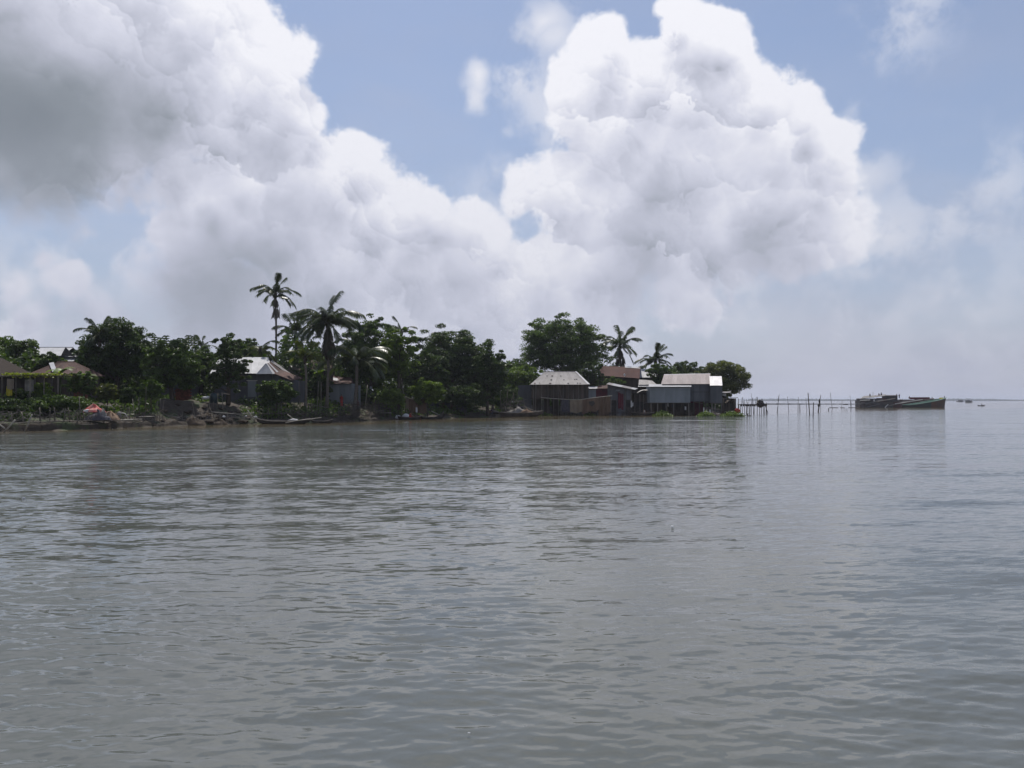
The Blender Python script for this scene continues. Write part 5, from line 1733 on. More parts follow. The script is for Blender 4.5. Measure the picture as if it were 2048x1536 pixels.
# rubbish heap with the red tarp
Y = shore(190) + 1.2
drape(at(187, 822, Y), .85, .55, .42, "red_tarp", "red_tarp", "crumpled red tarp lying on the heap at the left bank", "tarp", 2)
drape(at(194, 838, Y - .35), 1.2, .7, .55, "dark_cloth", "net_bundle", "dark bundle of nets heaped under the red tarp", "bundle", 3)
drape(at(206, 836, Y - .2), .55, .45, .6, "grey_tarp", "cloth_bundle", "grey bundle leaning against the red tarp", "bundle", 4)
q = MB().blob(at(174, 822, Y - .4), (.28, .25, .16), 9, 6, .2).build("cloth_scrap", M["white_cloth"], None, smooth=True); tag(q, "small white scrap of cloth left of the net bundle", "cloth")
drape(at(221, 838, Y), .85, .55, .5, "jute", "brushwood_heap", "brownish heap of brushwood right of the red tarp", "heap", 5)
Y2 = shore(228) + .5
o = thing("wooden_crate", "brown wooden crate standing on the plank rail", "crate", 227, Y2, at(0, 839, Y2).z)
for k in range(4):
    z_ = at(0, 839, Y2).z + k * .14
    MB().box((gx(221.5, Y2), Y2 - .25, z_), (gx(233.5, Y2), Y2 + .25, z_ + .125)).build("board", M["crate"], o)
q = MB().blob(at(238, 831, Y2), (.22, .2, .36), 10, 7, .1).build("sack", M["grey_tarp"], None, smooth=True); tag(q, "upright grey sack beside the wooden crate", "sack")
mb = MB(); mb.tube([at(243, 826, Y2), at(250, 827, Y2), at(255, 834, Y2)], .05, 6); q = mb.build("bent_pipe", M["pale_paint"], None, smooth=True); tag(q, "bent pale pipe to the right of the grey sack", "pipe")
mb = MB(); mb.tube([at(212, 811, Y), at(222, 811.5, Y), at(230, 818, Y)], .03, 6); q = mb.build("bent_hoop", M["bamboo_pale"], None, smooth=True); tag(q, "thin bent hoop arching over the brushwood heap", "hoop")
# things on top of the mound
Y = shore(415) + 4.4
mb = MB(); mb.blob(at(411, 796, Y), (.42, .3, .15), 9, 6, .3); mb.blob(at(416, 794, Y), (.2, .15, .1), 7, 5, .3)
q = mb.build("white_sheet", M["white_cloth"], None, smooth=True); tag(q, "bright white sheet crumpled on top of the mud mound", "sheet")
Y = shore(427) + 5.2
o = thing("water_tank", "dark rounded plastic water tank behind the mound", "tank", 427, Y)
zt = at(0, 786, Y).z; zb = origin_of(o).z; c0 = Vector((gx(427, Y), Y, 0))
mb = MB(); mb.tube([c0 + Vector((0, 0, zb)), c0 + Vector((0, 0, zb + (zt - zb) * .75)), c0 + Vector((0, 0, zb + (zt - zb) * .92)), c0 + Vector((0, 0, zt))], [.38, .38, .32, .12], 14); mb.build("tank_body", M["tank"], o, smooth=True)
mb = MB(); mb.tube([c0 + Vector((0, 0, zt - .01)), c0 + Vector((0, 0, zt + .06))], .13, 12); mb.build("lid", M["steel_dark"], o, smooth=True)
for (px, py, r_, lb) in [(448, 833, .12, "small white scrap on the mud below the bamboo crossbars"), (492, 832, .10, "small white scrap at the foot of the brush by the dinghy"), (511, 834, .16, "white rag caught at the bow end of the dinghy")]:
    Y = shore(px) + .7
    q = MB().blob(at(px, py, Y), (r_ * 1.4, r_, r_ * .8), 7, 5, .25).build("rag", M["white_cloth"], None); tag(q, lb, "rag", "rags along the bank")

# brush heaps: sticks nobody could count
def sticks(name, label, px0, px1, py0, py1, n, seed, mat, Yoff=.8, L=1.3, r=.018):
    rs = random.Random(seed)
    mb = MB()
    for k in range(n):
        px = rs.uniform(px0, px1)
        Y = shore(px) + Yoff + rs.uniform(-.5, .9)
        p = at(px, rs.uniform(py0, py1), Y)
        p.z = max(p.z, .02)
        d = Vector((rs.gauss(0, 1), rs.gauss(0, .5), rs.gauss(0, .5))).normalized() * rs.uniform(.3, 1) * L
        q = p + d
        q.z = max(q.z, .0)
        mb.tube([p, p.lerp(q, .5) + Vector((0, 0, rs.uniform(-.06, .1))), q], [r * rs.uniform(.7, 1.4), r, r * .6], 4)
    o = mb.build(name, M[mat], None)
    return tag(o, label, "brushwood", kind="stuff")


sticks("brushwood", "heap of dry brushwood sticks at the water below the red figure", 690, 768, 806, 840, 420, 3, "bamboo", 1.0)
sticks("brushwood", "dry brown brush tangled along the top of the left mud bank", -20, 330, 822, 846, 420, 14, "wood_grey", .9, .8, .016)
sticks("brushwood", "scattered sticks and roots along the left waterline", 200, 330, 838, 852, 160, 4, "wood_grey", .5, .9)
sticks("brushwood", "broken sticks strewn over the foot of the mud mound", 330, 510, 832, 850, 240, 5, "wood_grey", .6, .9)
sticks("brushwood", "dark sticks standing along the shaded waterline in the middle", 600, 700, 825, 843, 160, 6, "wood_dark", .8, 1.2)
sticks("brushwood", "twigs and drift piled by the loaded boat", 1005, 1060, 800, 826, 120, 7, "wood_grey", 1.5, 1.5, .03)
sticks("brushwood", "loose poles and drift under the stilt houses", 1180, 1470, 822, 830, 180, 8, "wood_dark", -3, 1.5, .03)

# dinghy with white cargo
country_boat("moored_dinghy", "dark slim dinghy with a white sheet moored by the bamboo picket", 513, 620, 848, 84.5, 1.3, .30, .30)
q = MB().blob(Vector((gx(587, 84.4), 84.3, .42)), (.6, .35, .12), 10, 6, .3).build("white_sheet", M["white_cloth"], None, smooth=True); tag(q, "white sheet draped over the middle of the slim dinghy", "sheet")
mb = MB(); mb.tube([at(571, 845.5, 83.6), at(592, 841.5, 83.7), at(618, 838.5, 84.0), at(643, 835.2, 84.2)], .045, 6); q = mb.build("punt_pole", M["bamboo_pale"], None, smooth=True); tag(q, "long pale punting pole laid along the slim dinghy", "pole")
mb = MB(); mb.tube([at(575, 829, 84.8), at(590, 840, 84.6)], .04, 6); q = mb.build("oar", M["bamboo_pale"], None, smooth=True); tag(q, "pale oar propped up in the slim dinghy", "oar")
country_boat("moored_dinghy", "low black boat half hidden beyond the slim dinghy", 622, 665, 845, 87.2, 1.1, .22, .2)
# boat with figure in red
country_boat("rowing_boat", "small dark boat carrying the crouching figure in red", 795, 843, 841, 103.0, 1.2, .30, .2)
person("person", "crouching person in red bending forward in the small dark boat", 820, 840, 103.0, 1.55, "red_cloth", "red_cloth", "squat", face=math.pi * .5, z=.05)
country_boat("moored_canoe", "pointed black canoe with raised bow below the bright bush", 836, 888, 840, 106.0, 1.2, .25, .15, sheer_r=.75)
mb = MB(); mb.tube([at(862, 822, 106), at(884, 832, 106)], .04, 6); q = mb.build("oar", M["bamboo_pale"], None, smooth=True); tag(q, "oar leaning against the raised bow of the black canoe", "oar")
for (px, py, Y, sc, m_, lb, nm) in [(796, 835, 104, .28, "white_cloth", "white bag lying by the stern of the small dark boat", "bag"), (811, 832, 104, .3, "white_cloth", "white sack next to the crouching red figure", "sack"), (837, 836, 103.2, .2, "red_cloth", "red bundle at the bow of the small dark boat", "bundle")]:
    q = MB().blob(at(px, py, Y), (sc * 1.5, sc, sc), 8, 6, .2).build(nm, M[m_], None, smooth=True); tag(q, lb, nm)
Y = 106.5
o = thing("heron", "white shirt hung on a stick against the jute screen", "shirt", 833, Y, gz(833, Y)); o.name = "hung_shirt"
cloth(o, at(831.5, 814, Y), at(835, 815, Y), .65, "white_cloth", "shirt_front", 1, .03)
post(o, gx(833, Y + .1), Y + .1, gz(833, Y) - .2, at(0, 812, Y).z, .03, "bamboo", "stick")
# standing people
person("person", "person in a long red dress standing before the grey tin shed", 683, 812, 101.5, 1.6, "red_cloth", "red_cloth", "stand", z=gz(683, 101.5))
person("person", "person in dark red beside the low palm trunk", 715, 812, 102.0, 1.55, "maroon", "dark_cloth", "stand", face=.6, z=gz(715, 102.0))
# boards by the palm
for (px, t_, b_, Y, lb) in [(719, 771, 800, 104, "upright grey board standing right of the red figure"), (742, 773, 800, 106, "second upright grey board nearer the leafy bush")]:
    q = MB().box((gx(px - 2.2, Y), Y - .04, gz(px, Y) - .1), (gx(px + 2.2, Y), Y + .04, at(0, t_, Y).z)).build("board", M["tin_blue"], None); tag(q, lb, "board")
for (a, b_, lb) in [((730, 800), (735, 770), "thin leaning pole between the two grey boards"), ((811, 795), (801, 748), "tall leaning bamboo pole above the jute screen")]:
    Y = shore(a[0]) + 5
    mb = MB(); mb.tube([at(*a, Y) - Vector((0, 0, 1.2)), at(*b_, Y)], .045, 6); q = mb.build("bamboo_pole", M["bamboo_pale"], None, smooth=True); tag(q, lb, "pole")
rail_o = thing("landing_stage", "low landing stage of pale bamboo rails left of the crouching figure", "landing stage", 770, 103, 0)
for (a, b_) in [((742, 822), (768, 822)), ((757, 825.5), (783, 825.5)), ((745, 831), (758, 832))]:
    mb = MB(); mb.tube([at(*a, 102.5), at(*b_, 102.5)], .05, 6); mb.build("rail", M["bamboo_pale"], rail_o)
for px in (748, 757, 768, 781):
    post(rail_o, gx(px, 102.6), 102.6, -.6, at(0, 818, 102.6).z, .045, "bamboo", "stake")
for k in range(5):
    post(rail_o, gx(752 + k * 7, 103.6), 103.6, -.5, at(0, 800 + (k % 2) * 5, 103.6).z, .05, "wood_dark", "stake", rnd.uniform(-.2, .2))

# loaded boat by the stilt house
o = country_boat("loaded_boat", "brown wooden boat heaped with driftwood and sacks near the stilt house", 978, 1086, 833, 123.0, 1.9, .55, .35, mat="wood_dark")
Y = 123.0
drape(at(1036, 826, Y), 1.6, .75, .75, "grey_tarp", "sack_heap", "grey humped sacking over the load in the brown boat", "sacking", 6)
drape(at(1053, 827, Y - .2), 1.3, .65, .55, "jute", "sack_heap", "brown sacking on the right half of the loaded boat", "sacking", 7)
rsx = random.Random(9)
ORD = [w + ' from the stern' for w in ('first', 'second', 'third', 'fourth', 'fifth', 'sixth', 'seventh', 'eighth', 'ninth', 'tenth')]
for k in range(10):
    p = at(988 + k * 9.5, rsx.uniform(818, 827), Y + rsx.uniform(-.5, .5)); d = Vector((rsx.uniform(1.2, 2.6), rsx.uniform(-.3, .3), rsx.uniform(-.25, .35)))
    mb = MB(); mb.tube([p - d * .5, p + Vector((0, 0, rsx.uniform(-.05, .1))), p + d * .5], [.06, .075, .05], 6); q = mb.build("driftwood_log", M["wood_grey"], None, smooth=True)
    tag(q, "driftwood log on the brown boat, %s" % ORD[k], "log", "logs on the loaded boat")
person("person", "person in blue bending at the stern of the loaded brown boat", 984, 830, 122.6, 1.5, "blue_cloth", "dark_cloth", "squat", face=-.8, z=.35)
for (a, b_, lb) in [((1003, 815), (1000, 782), "leaning bamboo mast left of the stilt house"), ((1011, 812), (1016, 778), "second leaning mast by the loaded boat"), ((1028, 820), (1027, 785), "upright pole between loaded boat and stilt house"), ((1016, 826), (1010, 812), "short pale pole stuck in the loaded boat"), ((1046, 812), (1075, 824), "pole lying aslant over the right end of the loaded boat")]:
    Y = 124.5
    mb = MB(); mb.tube([at(*a, Y) - Vector((0, 0, 0 if "lying" in lb else 1.0)), at(*b_, Y)], .05, 6); q = mb.build("bamboo_pole", M["bamboo" if "pale" not in lb else "bamboo_pale"], None, smooth=True); tag(q, lb, "pole")
q = MB().blob(at(1002, 780, 124.5), (.15, .15, .15), 7, 5, .1).build("float", M["white_cloth"], None, smooth=True); tag(q, "white float at the top of the leaning mast", "float")
country_boat("moored_dinghy", "black dinghy moored beneath the dark hut left of the blue shed", 1262, 1310, 830, 131.3, 1.2, .4, .2)
person("person", "person in pale cloth crouching in the black dinghy under the dark hut", 1288, 829, 131.0, 1.5, "pale_paint", "dark_cloth", "squat", face=.3, z=.1)
for (px, py, m_, hh, lb) in [(1336, 806, "white_cloth", .5, "white washing hung between stilts under the blue shed"), (1371, 812, "white_cloth", .6, "white shirt hung low under the right end of the blue shed"), (1345, 808, "dark_cloth", .5, "dark washing hung beside the white washing under the blue shed")]:
    c = cloth(None, at(px - 1.6, py, 132.6), at(px + 1.6, py + 1, 132.6), hh, m_, folds=1); c.name = "washing"; tag(c, lb, "washing")
for (px, t_, b_, lb) in [(1407.5, 815, 826, "white post standing in the weeds under the pink roofed shed"), (1413, 820, 827, "short white post beside the taller white one"), (1420, 819, 826, "white block standing right of the short white post")]:
    Y = 131.0
    q = MB().box((gx(px - .8, Y), Y - .06, -.3), (gx(px + .8, Y), Y + .06, at(0, t_, Y).z)).build("mooring_post", M["white_cloth"], None); tag(q, lb, "post")

# ------------------------------------------------------------------ water hyacinth
for (p0, p1, py, n, lb) in [(338, 378, 850, 260, "bright water hyacinth at the foot of the mud mound"), (1076, 1106, 831, 200, "pale water hyacinth patch under the stilt house"), (1168, 1192, 831, 140, "small hyacinth patch below the jute curtains"),
                            (1308, 1347, 832, 420, "green water hyacinth mat under the blue shed"), (1398, 1432, 833, 520, "tall hyacinth clump under the pink roofed shed"), (1446, 1492, 833, 620, "long hyacinth mat at the tip beside the jetty"), (300, 322, 850, 120, "yellowish weed on the waterline left of the mound"), (880, 925, 836, 60, "thin line of weed before the dark fence")]:
    rs = np.random.RandomState(int(p0))
    Y = CAM_H * F / (py - HY)
    hh = .55 if p0 > 1300 else .3
    pts = []
    for k in range(n * 2):
        px = p0 + (p1 - p0) * rs.beta(1.6, 1.6)
        s = 1 - abs((px - p0) / (p1 - p0) * 2 - 1) ** 2
        pts.append((gx(px, Y), Y + rs.uniform(-.2, 2.2), .04 + abs(rs.normal(0, hh * .45)) * (s + .2)))
    mass("water_hyacinth", lb, "water hyacinth", pts, "hyacinth", .22, int(p0) + 1, .75, "stuff")

# ------------------------------------------------------------------ jetty, pipe and poles
Y = 152.0
o = thing("jetty", "dark rickety jetty on thin piles at the tip of the land", "jetty", 1505, Y, 0)
zt = at(0, 808.5, Y).z
MB().box((gx(1478, Y), Y - .7, zt - .12), (gx(1532, Y), Y + .9, zt)).build("deck", M["tar"], o)
for k in range(12):
    x = gx(1479 + k * 4.5, Y)
    MB().box((x, Y - .74, zt - .4), (x + .3, Y - .71, zt + .05)).build("side_board", M["wood_dark"], o)
rr_ = random.Random(4)
for k in range(19):
    px = 1477 + k * 3.0 + rr_.uniform(-1, 1)
    if 1481 < px < 1486:
        continue
    post(o, gx(px, Y), Y + rr_.uniform(-.7, .9), -1, zt, .06, "wood_dark", "pile", rr_.uniform(-.15, .15))
for k in range(17):
    px = 1484 + k * 2.6 + rr_.uniform(-1, 1)
    post(o, gx(px, Y), Y + rr_.uniform(-.6, .8), zt - .2, at(0, rr_.uniform(793, 804), Y).z, .04, "wood_dark", "upright", rr_.uniform(-.25, .25))
post(o, gx(1505, Y), Y, zt - .2, at(0, 786, Y).z, .03, "wood_dark", "upright", -.25)
q = MB().blob(at(1520, 808, Y - .3), (.75, .6, .75), 10, 7, .18).build("net_bale", M["tar"], None); tag(q, "dark bale of nets piled at the outer end of the jetty", "bale")
mb = MB(); mb.tube([at(1524, 801, 153), at(1531, 812, 153), at(1536, 823, 153) - Vector((0, 0, .4))], .07, 6); q = mb.build("timber", M["wood_dark"], None); tag(q, "dark timber leaning down from the jetty end into the water", "timber")
q = MB().tube([at(1495, 832, 127.5), at(1496, 826.5, 127.5)], .06, 6).tube([at(1495.5, 831.5, 127.5), at(1503, 831, 127.5)], .05, 6).build("drift_snag", M["wood_dark"], None); tag(q, "small dark snag in the water right of the hyacinth mat", "snag")

o = thing("discharge_pipe", "long horizontal dark pipe running from the jetty to the barges", "pipe", 1530, 158, 0)
A, B = at(1527, 808, 156), at(1722, 808.2, 276)
for k in range(12):
    p, q = A.lerp(B, k / 12), A.lerp(B, (k + 1) / 12)
    mb = MB(); mb.tube([p, q], .12, 8); mb.build("pipe_length", M["pipe"], o, smooth=True)
    mb = MB(); mb.tube([q - (q - p).normalized() * .12, q + (q - p).normalized() * .0], .18, 8); mb.build("flange", M["pipe"], o, smooth=True)


def pipe_y(px):
    lo, hi = 0.0, 1.0
    for _ in range(40):
        m_ = (lo + hi) / 2
        w = A.lerp(B, m_)
        if CX + w.x / w.y * F < px:
            lo = m_
        else:
            hi = m_
    return A.lerp(B, lo).y


POLES = [(1533, 821, 1533, 805, .06, 0, "short stake near the jetty end of the pipe"), (1555, 822, 1557, 791, .05, 0, "thin pole with forked top, first along the pipe"), (1553, 822, 1559, 788, .03, .6, "twig thin pole crossing the first one along the pipe"),
         (1578, 821, 1575, 793, .05, 0, "thin pole leaning left, second along the pipe"), (1596, 820, 1596.5, 794, .06, 0, "dark pole, third along the pipe"), (1600, 822, 1599.5, 809, .09, 0, "stubby pale pole next to the third along the pipe"),
         (1614, 819, 1611.5, 796, .05, 0, "faint pole left of the tallest thick pole"), (1642, 818, 1640, 800, .05, 0, "pole half hidden by the dark bundle"), (1665, 817, 1660.5, 785, .06, 0, "tall slim pole leaning left near the barges"),
         (1683, 816.5, 1684.5, 800, .05, 0, "low pole between the slim pole and the barges"), (1702, 816.5, 1700, 790, .05, 0, "last tall pole before the barges"), (1702, 816.5, 1702, 802, .11, .3, "short thick pole at the foot of the last tall one")]
for (pb, yb, pt, yt, r_, dy, lb) in POLES:
    Y = pipe_y(pb) - .5 - dy
    mb = MB(); p = at(pb, yb, Y); p.z = -.6
    mb.tube([p, at(pt, yt, Y)], [r_ * 1.1, r_ * .8], 6)
    q = mb.build("bamboo_pole", M["wood_dark"], None, smooth=True); tag(q, lb, "pole", "poles along the pipe")
for (pb, yb, pt, yt, r_, lb, m_) in [(1620, 830, 1616, 785.5, .085, "tallest thick pole leaning left in front of the pipe", "wood_dark"), (1626, 832, 1627, 805, .08, "short straight pole beside the tallest thick pole", "wood_dark")]:
    Y = CAM_H * F / (yb - HY)
    mb = MB(); p = at(pb, yb, Y); p.z = -.8
    mb.tube([p, at(pt, yt, Y)], [r_, r_ * .85], 7); q = mb.build("mooring_pole", M[m_], None, smooth=True); tag(q, lb, "pole")
Y = 172.0
o = thing("pole_bundle", "leaning pole wrapped with a dark bundle, bird like, by the pipe", "pole", 1638, Y, 0)
o["label"] = "thick leaning pole wrapped with a dark bundle beside the pipe"
mb = MB(); mb.tube([at(1636, 824, Y) - Vector((0, 0, .4)), at(1639, 806, Y), at(1641.5, 790, Y)], [.14, .12, .05], 7); mb.build("pole", M["wood_dark"], o, smooth=True)
MB().blob(at(1638, 811, Y), (.28, .25, .35), 8, 6, .2).build("bundle", M["tar"], o)
MB().blob(at(1639, 803, Y), (.2, .2, .5), 8, 6, .2).build("bundle", M["tar"], o)
# low floats by the barges
for k, (p0, p1, lb) in enumerate([(1658, 1677, "low dark float nearest the slim leaning pole"), (1680, 1690, "short dark float in the middle of the three"), (1696, 1716, "low dark float touching the barges")]):
    Y = 268.0
    mb = MB()
    q = country_boat("float_raft", lb, p0, p1, 816, Y, .9, .12, .02, deck=False, cat="float")
mb = MB(); mb.tube([at(1657, 821, 200) - Vector((0, 0, .3)), at(1657.5, 816, 200)], .1, 6); q = mb.build("stub_post", M["wood_dark"], None); tag(q, "dark stub post left of the nearest float", "post")
q = MB().box((gx(1688, 283), 283, at(0, 809.8, 283).z), (gx(1696, 283), 284, at(0, 807.5, 283).z)).build("pipe_clamp", M["steel_dark"], None); tag(q, "dark box clamped under the pipe near the barges", "clamp")


# ------------------------------------------------------------------ barges
def barge(name, label, px_stern, px_bow, Y, beam, bow_h, mid_h, stern_h, hull_mat, deck_mat, rim_mat, yaw=0.0, bow_mat=None):
    xs, xb = gx(px_stern, Y), gx(px_bow, Y)
    L = xb - xs
    o = empty(name, (xs, Y, 0), label, "barge")
    o.rotation_euler = (0, 0, yaw)
    n = 26
    V, Fc, rimN, rimF, V2 = [], [], [], [], []
    for i in range(n + 1):
        s = i / n
        w = beam / 2 * (1 - max(0, (s - .72) / .28) ** 2.2 * .97) * (1 - max(0, (.08 - s) / .08) ** 2 * .4)
        top = mid_h + (bow_h - mid_h) * max(0, (s - .32) / .68) ** 1.35 + (stern_h - mid_h) * max(0, (.25 - s) / .25)
        x = s * L
        xo = -.5 * max(0, s - .9) * 10
        V += [(x, -w, top), (x + xo * .6, -w * .98, top * .45), (x + xo, -w * .9, -.4), (x + xo, w * .9, -.4), (x + xo * .6, w * .98, top * .45), (x, w, top)]
        rimN.append((x, -w, top)); rimF.append((x, w, top))
        wi = max(w - .9, .05)
        V2 += [(x, -wi, top - .05), (x, -wi, top - .65), (x, wi, top - .65), (x, wi, top - .05)]
    for i in range(n):
        for k in range(5):
            a = i * 6 + k
            Fc.append((a, a + 1, a + 7, a + 6))
    Fc += [tuple(range(5, -1, -1)), tuple(n * 6 + k for k in range(6))]

    def loc(nm, V, Fc, mat, par=None):
        me = bpy.data.meshes.new(nm); me.from_pydata([Vector(v) for v in V], [], Fc); me.materials.append(M[mat]); return link(nm, me, par or o)
    cut = int(n * .70)
    loc("hull", V, [f for f in Fc if min(f) < cut * 6], hull_mat)
    loc("bow", V, [f for f in Fc if min(f) >= cut * 6], bow_mat or hull_mat)
    Fd = []
    for i in range(2, n - 1):
        for k in range(3):
            a = i * 4 + k
            Fd.append((a, a + 1, a + 5, a + 4))
    loc("hold", V2, Fd, deck_mat)
    for rim, nm in ((rimN, "near_rail"), (rimF, "far_rail")):
        mb = MB()
        for i in range(n):
            mb.beam(rim[i], rim[i + 1], .4, .16, (0, 0, 1))
        loc(nm, mb.v, mb.f, rim_mat)
    for s in (.3, .42, .54, .66):
        i = int(s * n); w = abs(rimN[i][1])
        mb = MB(); mb.beam((s * L, -w + .3, rimN[i][2] - .1), (s * L, w - .3, rimN[i][2] - .1), .25, .2); loc("cross_beam", mb.v, mb.f, deck_mat)
    mb = MB(); mb.tube([(L * .97, -.3, bow_h), (L * .97, -.3, bow_h + .55)], .12, 6); loc("bollard", mb.v, mb.f, "steel_dark")
    return o, L


o, L = barge("cargo_barge", "nearest cargo barge with mint green rail and rusty raised bow", 1768, 1890, 283, 6.5, 3.5, .9, 1.1, "hull_green", "mint", "mint", R(-1.5), "hull_rust")
mb = MB(); mb.beam((L * .93, -1.0, 3.3), (L * .93, 1.0, 3.3), .5, .5); me = bpy.data.meshes.new("windlass"); me.from_pydata(mb.v, [], mb.f); me.materials.append(M["yellow_paint"]); link("windlass", me, o)
o, L = barge("cargo_barge", "maroon cargo barge lying behind the mint railed one", 1742, 1866, 291, 6.5, 3.3, 1.9, 2.0, "steel_maroon", "steel_maroon", "wood_grey", R(-1))
mb = MB(); mb.box((L * .25, -2, 1.2), (L * .62, 2, 2.7)); me = bpy.data.meshes.new("hatch_cover"); me.from_pydata(mb.v, [], mb.f); me.materials.append(M["steel_maroon"]); link("hatch_cover", me, o)
mb = MB(); mb.box((L * .66, -1.8, 2.9), (L * .9, 1.8, 3.7)); me = bpy.data.meshes.new("tarp_cover"); me.from_pydata(mb.v, [], mb.f); me.materials.append(M["maroon"]); link("tarp_cover", me, o)
Y = 287.0
o, L = barge("dredger_barge", "dark dredger barge with a low cabin and patched sloping roof", 1715, 1806, 279, 6.5, 2.3, 1.9, 2.5, "steel_dark", "steel_dark", "steel_dark", 0, "steel_maroon")


def on_barge(nm, p0, p1, y0, y1, dy0, dy1, mat):
    Yb = 279.0
    base = origin_of(o)
    mb = MB().box((gx(p0, Yb), Yb + dy0, at(0, y1, Yb).z), (gx(p1, Yb), Yb + dy1, at(0, y0, Yb).z))
    me = bpy.data.meshes.new(nm); me.from_pydata([v - base for v in mb.v], [], mb.f); me.materials.append(M[mat]); return link(nm, me, o)


cb = on_barge("deckhouse", 1719, 1756, 797, 806, -1.6, 2.6, "steel_dark")
for k in range(5):
    w_ = on_barge("window", 1723 + k * 6.5, 1726 + k * 6.5, 799, 802.5, -1.66, -1.58, "pale_paint" if k == 3 else "tar")
    w_.parent = cb
cb2 = on_barge("cabin", 1770, 1791, 791.5, 803, -1.5, 2.4, "steel_dark")
for px in (1783, 1787):
    on_barge("window", px, px + 2.6, 794.5, 799, -1.56, -1.48, "tar").parent = cb2
on_barge("engine_block", 1757, 1771, 796, 806, -1.2, 1.6, "steel_maroon")
Yb = 279.0
base = origin_of(o)
for (p, q, r_, s_, m_, nm) in [((1719, 797.5), (1748, 794), (1768, 789), (1728, 792), "grey_tarp", "sloping_roof"), ((1748, 794), (1770, 791.5), (1772, 788.5), (1764, 789), "tin_grey", "sloping_roof"), ((1768, 791.5), (1793, 791), (1791, 790), (1770, 790), "steel_dark", "cabin_roof")]:
    mb = MB(); a_, b_, c_, d_ = at(*p, Yb - 1.9), at(*q, Yb - 1.9), at(*r_, Yb + 1.5), at(*s_, Yb + 1.5)
    dn = Vector((0, 0, -.12))
    mb.add([a_, b_, c_, d_, a_ + dn, b_ + dn, c_ + dn, d_ + dn], [(0, 1, 2, 3), (7, 6, 5, 4), (0, 4, 5, 1), (1, 5, 6, 2), (2, 6, 7, 3), (3, 7, 4, 0)])
    me = bpy.data.meshes.new(nm); me.from_pydata([v - base for v in mb.v], [], mb.f); me.materials.append(M[m_]); link(nm, me, o)
for (a_, b_, m_, nm) in [((1732, 808.5), (1766, 799), "pipe", "boom"), ((1770, 815), (1776, 809), "pale_paint", "gangplank"), ((1735, 814), (1760, 808), "pipe", "boom"), ((1722, 806.5), (1756, 806.5), "pipe", "deck_pipe"), ((1746, 790), (1746, 784), "steel_dark", "mast"), ((1776, 812), (1830, 800), "wood_grey", "boom"), ((1720, 801), (1740, 800), "pale_paint", "deck_plank"), ((1755, 803), (1790, 797), "wood_grey", "boom"), ((1790, 808), (1845, 799), "pale_paint", "gangway_rail")]:
    mb = MB(); mb.tube([at(*a_, Yb - 3.5), at(*b_, Yb - 3.2)], .16 if nm != "mast" else .05, 6)
    me = bpy.data.meshes.new(nm); me.from_pydata([v - base for v in mb.v], [], mb.f); me.materials.append(M[m_]); link(nm, me, o)
for (px, py, Yp, m1, m2, pose, lb) in [(1793.5, 796.5, 285, "dark_cloth", "dark_cloth", "stand", "person in dark clothes standing by the cabin on the barges"), (1798.5, 796.5, 285.5, "dark_cloth", "blue_cloth", "stand", "second standing figure, nearer the bows of the barges"),
                                       (1762, 790.5, 279.5, "dark_cloth", "dark_cloth", "squat", "figure crouching on the sloping roof of the dredger"), (1757.5, 792, 279.5, "dark_cloth", "maroon", "squat", "figure squatting left of the other on the dredger roof"), (1739.5, 793, 279.5, "dark_cloth", "dark_cloth", "squat", "figure squatting at the low left end of the dredger roof"),
                                       (1819, 797.8, 291, "dark_cloth", "maroon", "squat", "figure crouching on the maroon barge hatch")]:
    person("person", lb, px, py, Yp, 1.6, m1, m2, pose, face=rnd.uniform(-1, 1))

for (p0, p1, y0, y1, m_, lb, nm) in [(1800, 1806, 799, 803, "crate", "brown crate on the deck of the maroon barge", "crate"), (1808, 1813, 800, 803.5, "grey_tarp", "grey covered drum on the maroon barge", "drum"), (1826, 1838, 798.5, 801, "dark_cloth", "dark coil of hose on the maroon barge", "hose coil"), (1846, 1852, 797.5, 800, "jute", "sack of stores near the bow of the maroon barge", "sack")]:
    Yb = 289.5
    if nm in ("crate", "drum"):
        q = MB().tube([at((p0 + p1) / 2, y1, Yb), at((p0 + p1) / 2, y0, Yb)], [(p1 - p0) / 2 / F * Yb] * 2, 4 if nm == "crate" else 10).build(nm, M[m_], None)
        tag(q, lb, nm)
    else:
        drape(at((p0 + p1) / 2, y1, Yb), (p1 - p0) / 2 / F * Yb, .6, (y1 - y0) / F * Yb, m_, nm.replace(" ", "_"), lb, nm, int(p0))

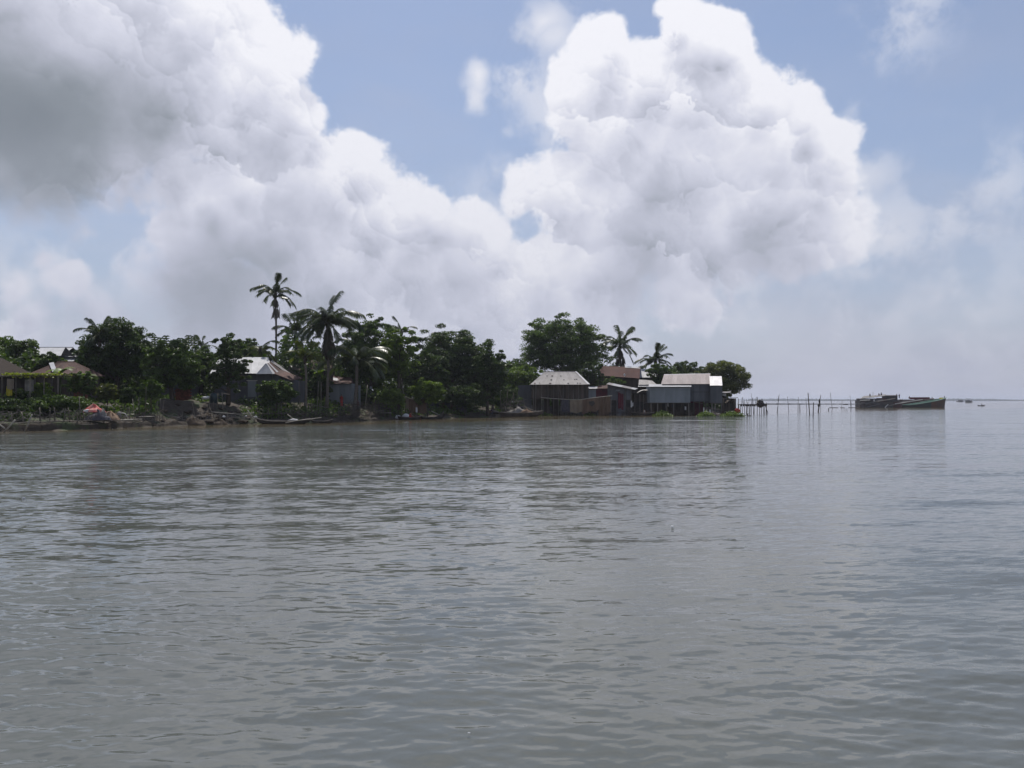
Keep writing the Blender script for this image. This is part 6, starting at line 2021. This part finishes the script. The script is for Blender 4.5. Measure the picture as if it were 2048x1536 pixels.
# ------------------------------------------------------------------ far boats
def launch(name, label, px0, px1, py, Y, houses, mat):
    o = country_boat(name, label, px0, px1, py, Y, 3.2, .9, .7, mat=mat)
    L = gx(px1, Y) - gx(px0, Y)
    for (a, b_, z0, z1, m_) in houses:
        mb = MB().box((-L / 2 + L * a, -1.1, z0), (-L / 2 + L * b_, 1.1, z1))
        me = bpy.data.meshes.new("cabin"); me.from_pydata(mb.v, [], mb.f); me.materials.append(M[m_]); link("cabin", me, o)
        mb = MB().box((-L / 2 + L * a - .3, -1.4, z1), (-L / 2 + L * b_ + .3, 1.4, z1 + .12))
        me = bpy.data.meshes.new("cabin_roof"); me.from_pydata(mb.v, [], mb.f); me.materials.append(M["steel_dark"]); link("cabin_roof", me, o)
    return o


launch("ferry_launch", "tiny white launch with dark cabins far off near the hazy bank", 1929, 1946, 805, 900, [(.15, .3, .8, 2.6, "steel_dark"), (.4, .55, .8, 2.9, "steel_dark"), (.65, .8, .8, 2.4, "steel_dark")], "pale_paint")
launch("ferry_launch", "dark low vessel just left of the tiny white launch", 1912, 1928, 803.5, 1300, [(.3, .8, .8, 3.4, "steel_dark")], "steel_dark")
country_boat("rowing_boat", "tiny open boat with one rower out on the right of the river", 1955, 1970, 812, 358, 1.0, .25, .25)
person("person", "rower seated in the tiny open boat far out on the right", 1963, 812, 358, 1.6, "dark_cloth", "dark_cloth", "squat", face=1.2, z=.05)
mb = MB(); mb.tube([at(1957, 812.3, 357.6), at(1969, 811, 357.6)], .05, 5); q = mb.build("oar", M["wood_dark"], None); tag(q, "long oar held out by the far rower", "oar")
# small floating scraps on the near river
for (px, py, s, lb) in [(1345, 1056, .022, "tiny bright scrap afloat right of centre"), (938, 1474, .008, "tiny white fleck afloat near the bottom centre"), (48, 999, .03, "small white scrap afloat at the left")]:
    Y = CAM_H * F / (py - HY)
    q = MB().blob((gx(px, Y), Y, .03), (s * 1.6, s, s * .8), 7, 5, .25).build("floating_scrap", M["white_cloth"], None); tag(q, lb, "scrap", "flotsam")
# ------------------------------------------------------------------ humid air over the river
hz = bpy.data.materials.new("humid_air")
hz.use_nodes = True
nt = hz.node_tree
nt.nodes.clear()
pv = nt.nodes.new("ShaderNodeVolumePrincipled")
pv.inputs["Color"].default_value = (0.82, 0.87, 1.0, 1)
pv.inputs["Density"].default_value = 0.00015
pv.inputs["Anisotropy"].default_value = 0.35
mo = nt.nodes.new("ShaderNodeOutputMaterial")
nt.links.new(pv.outputs[0], mo.inputs["Volume"])
mb = MB().box((-9500, -9500, -3.0), (9500, 9500, 26.0))
q = mb.build("haze", hz, None)
tag(q, "thin humid haze lying over the whole river", "haze", kind="stuff")
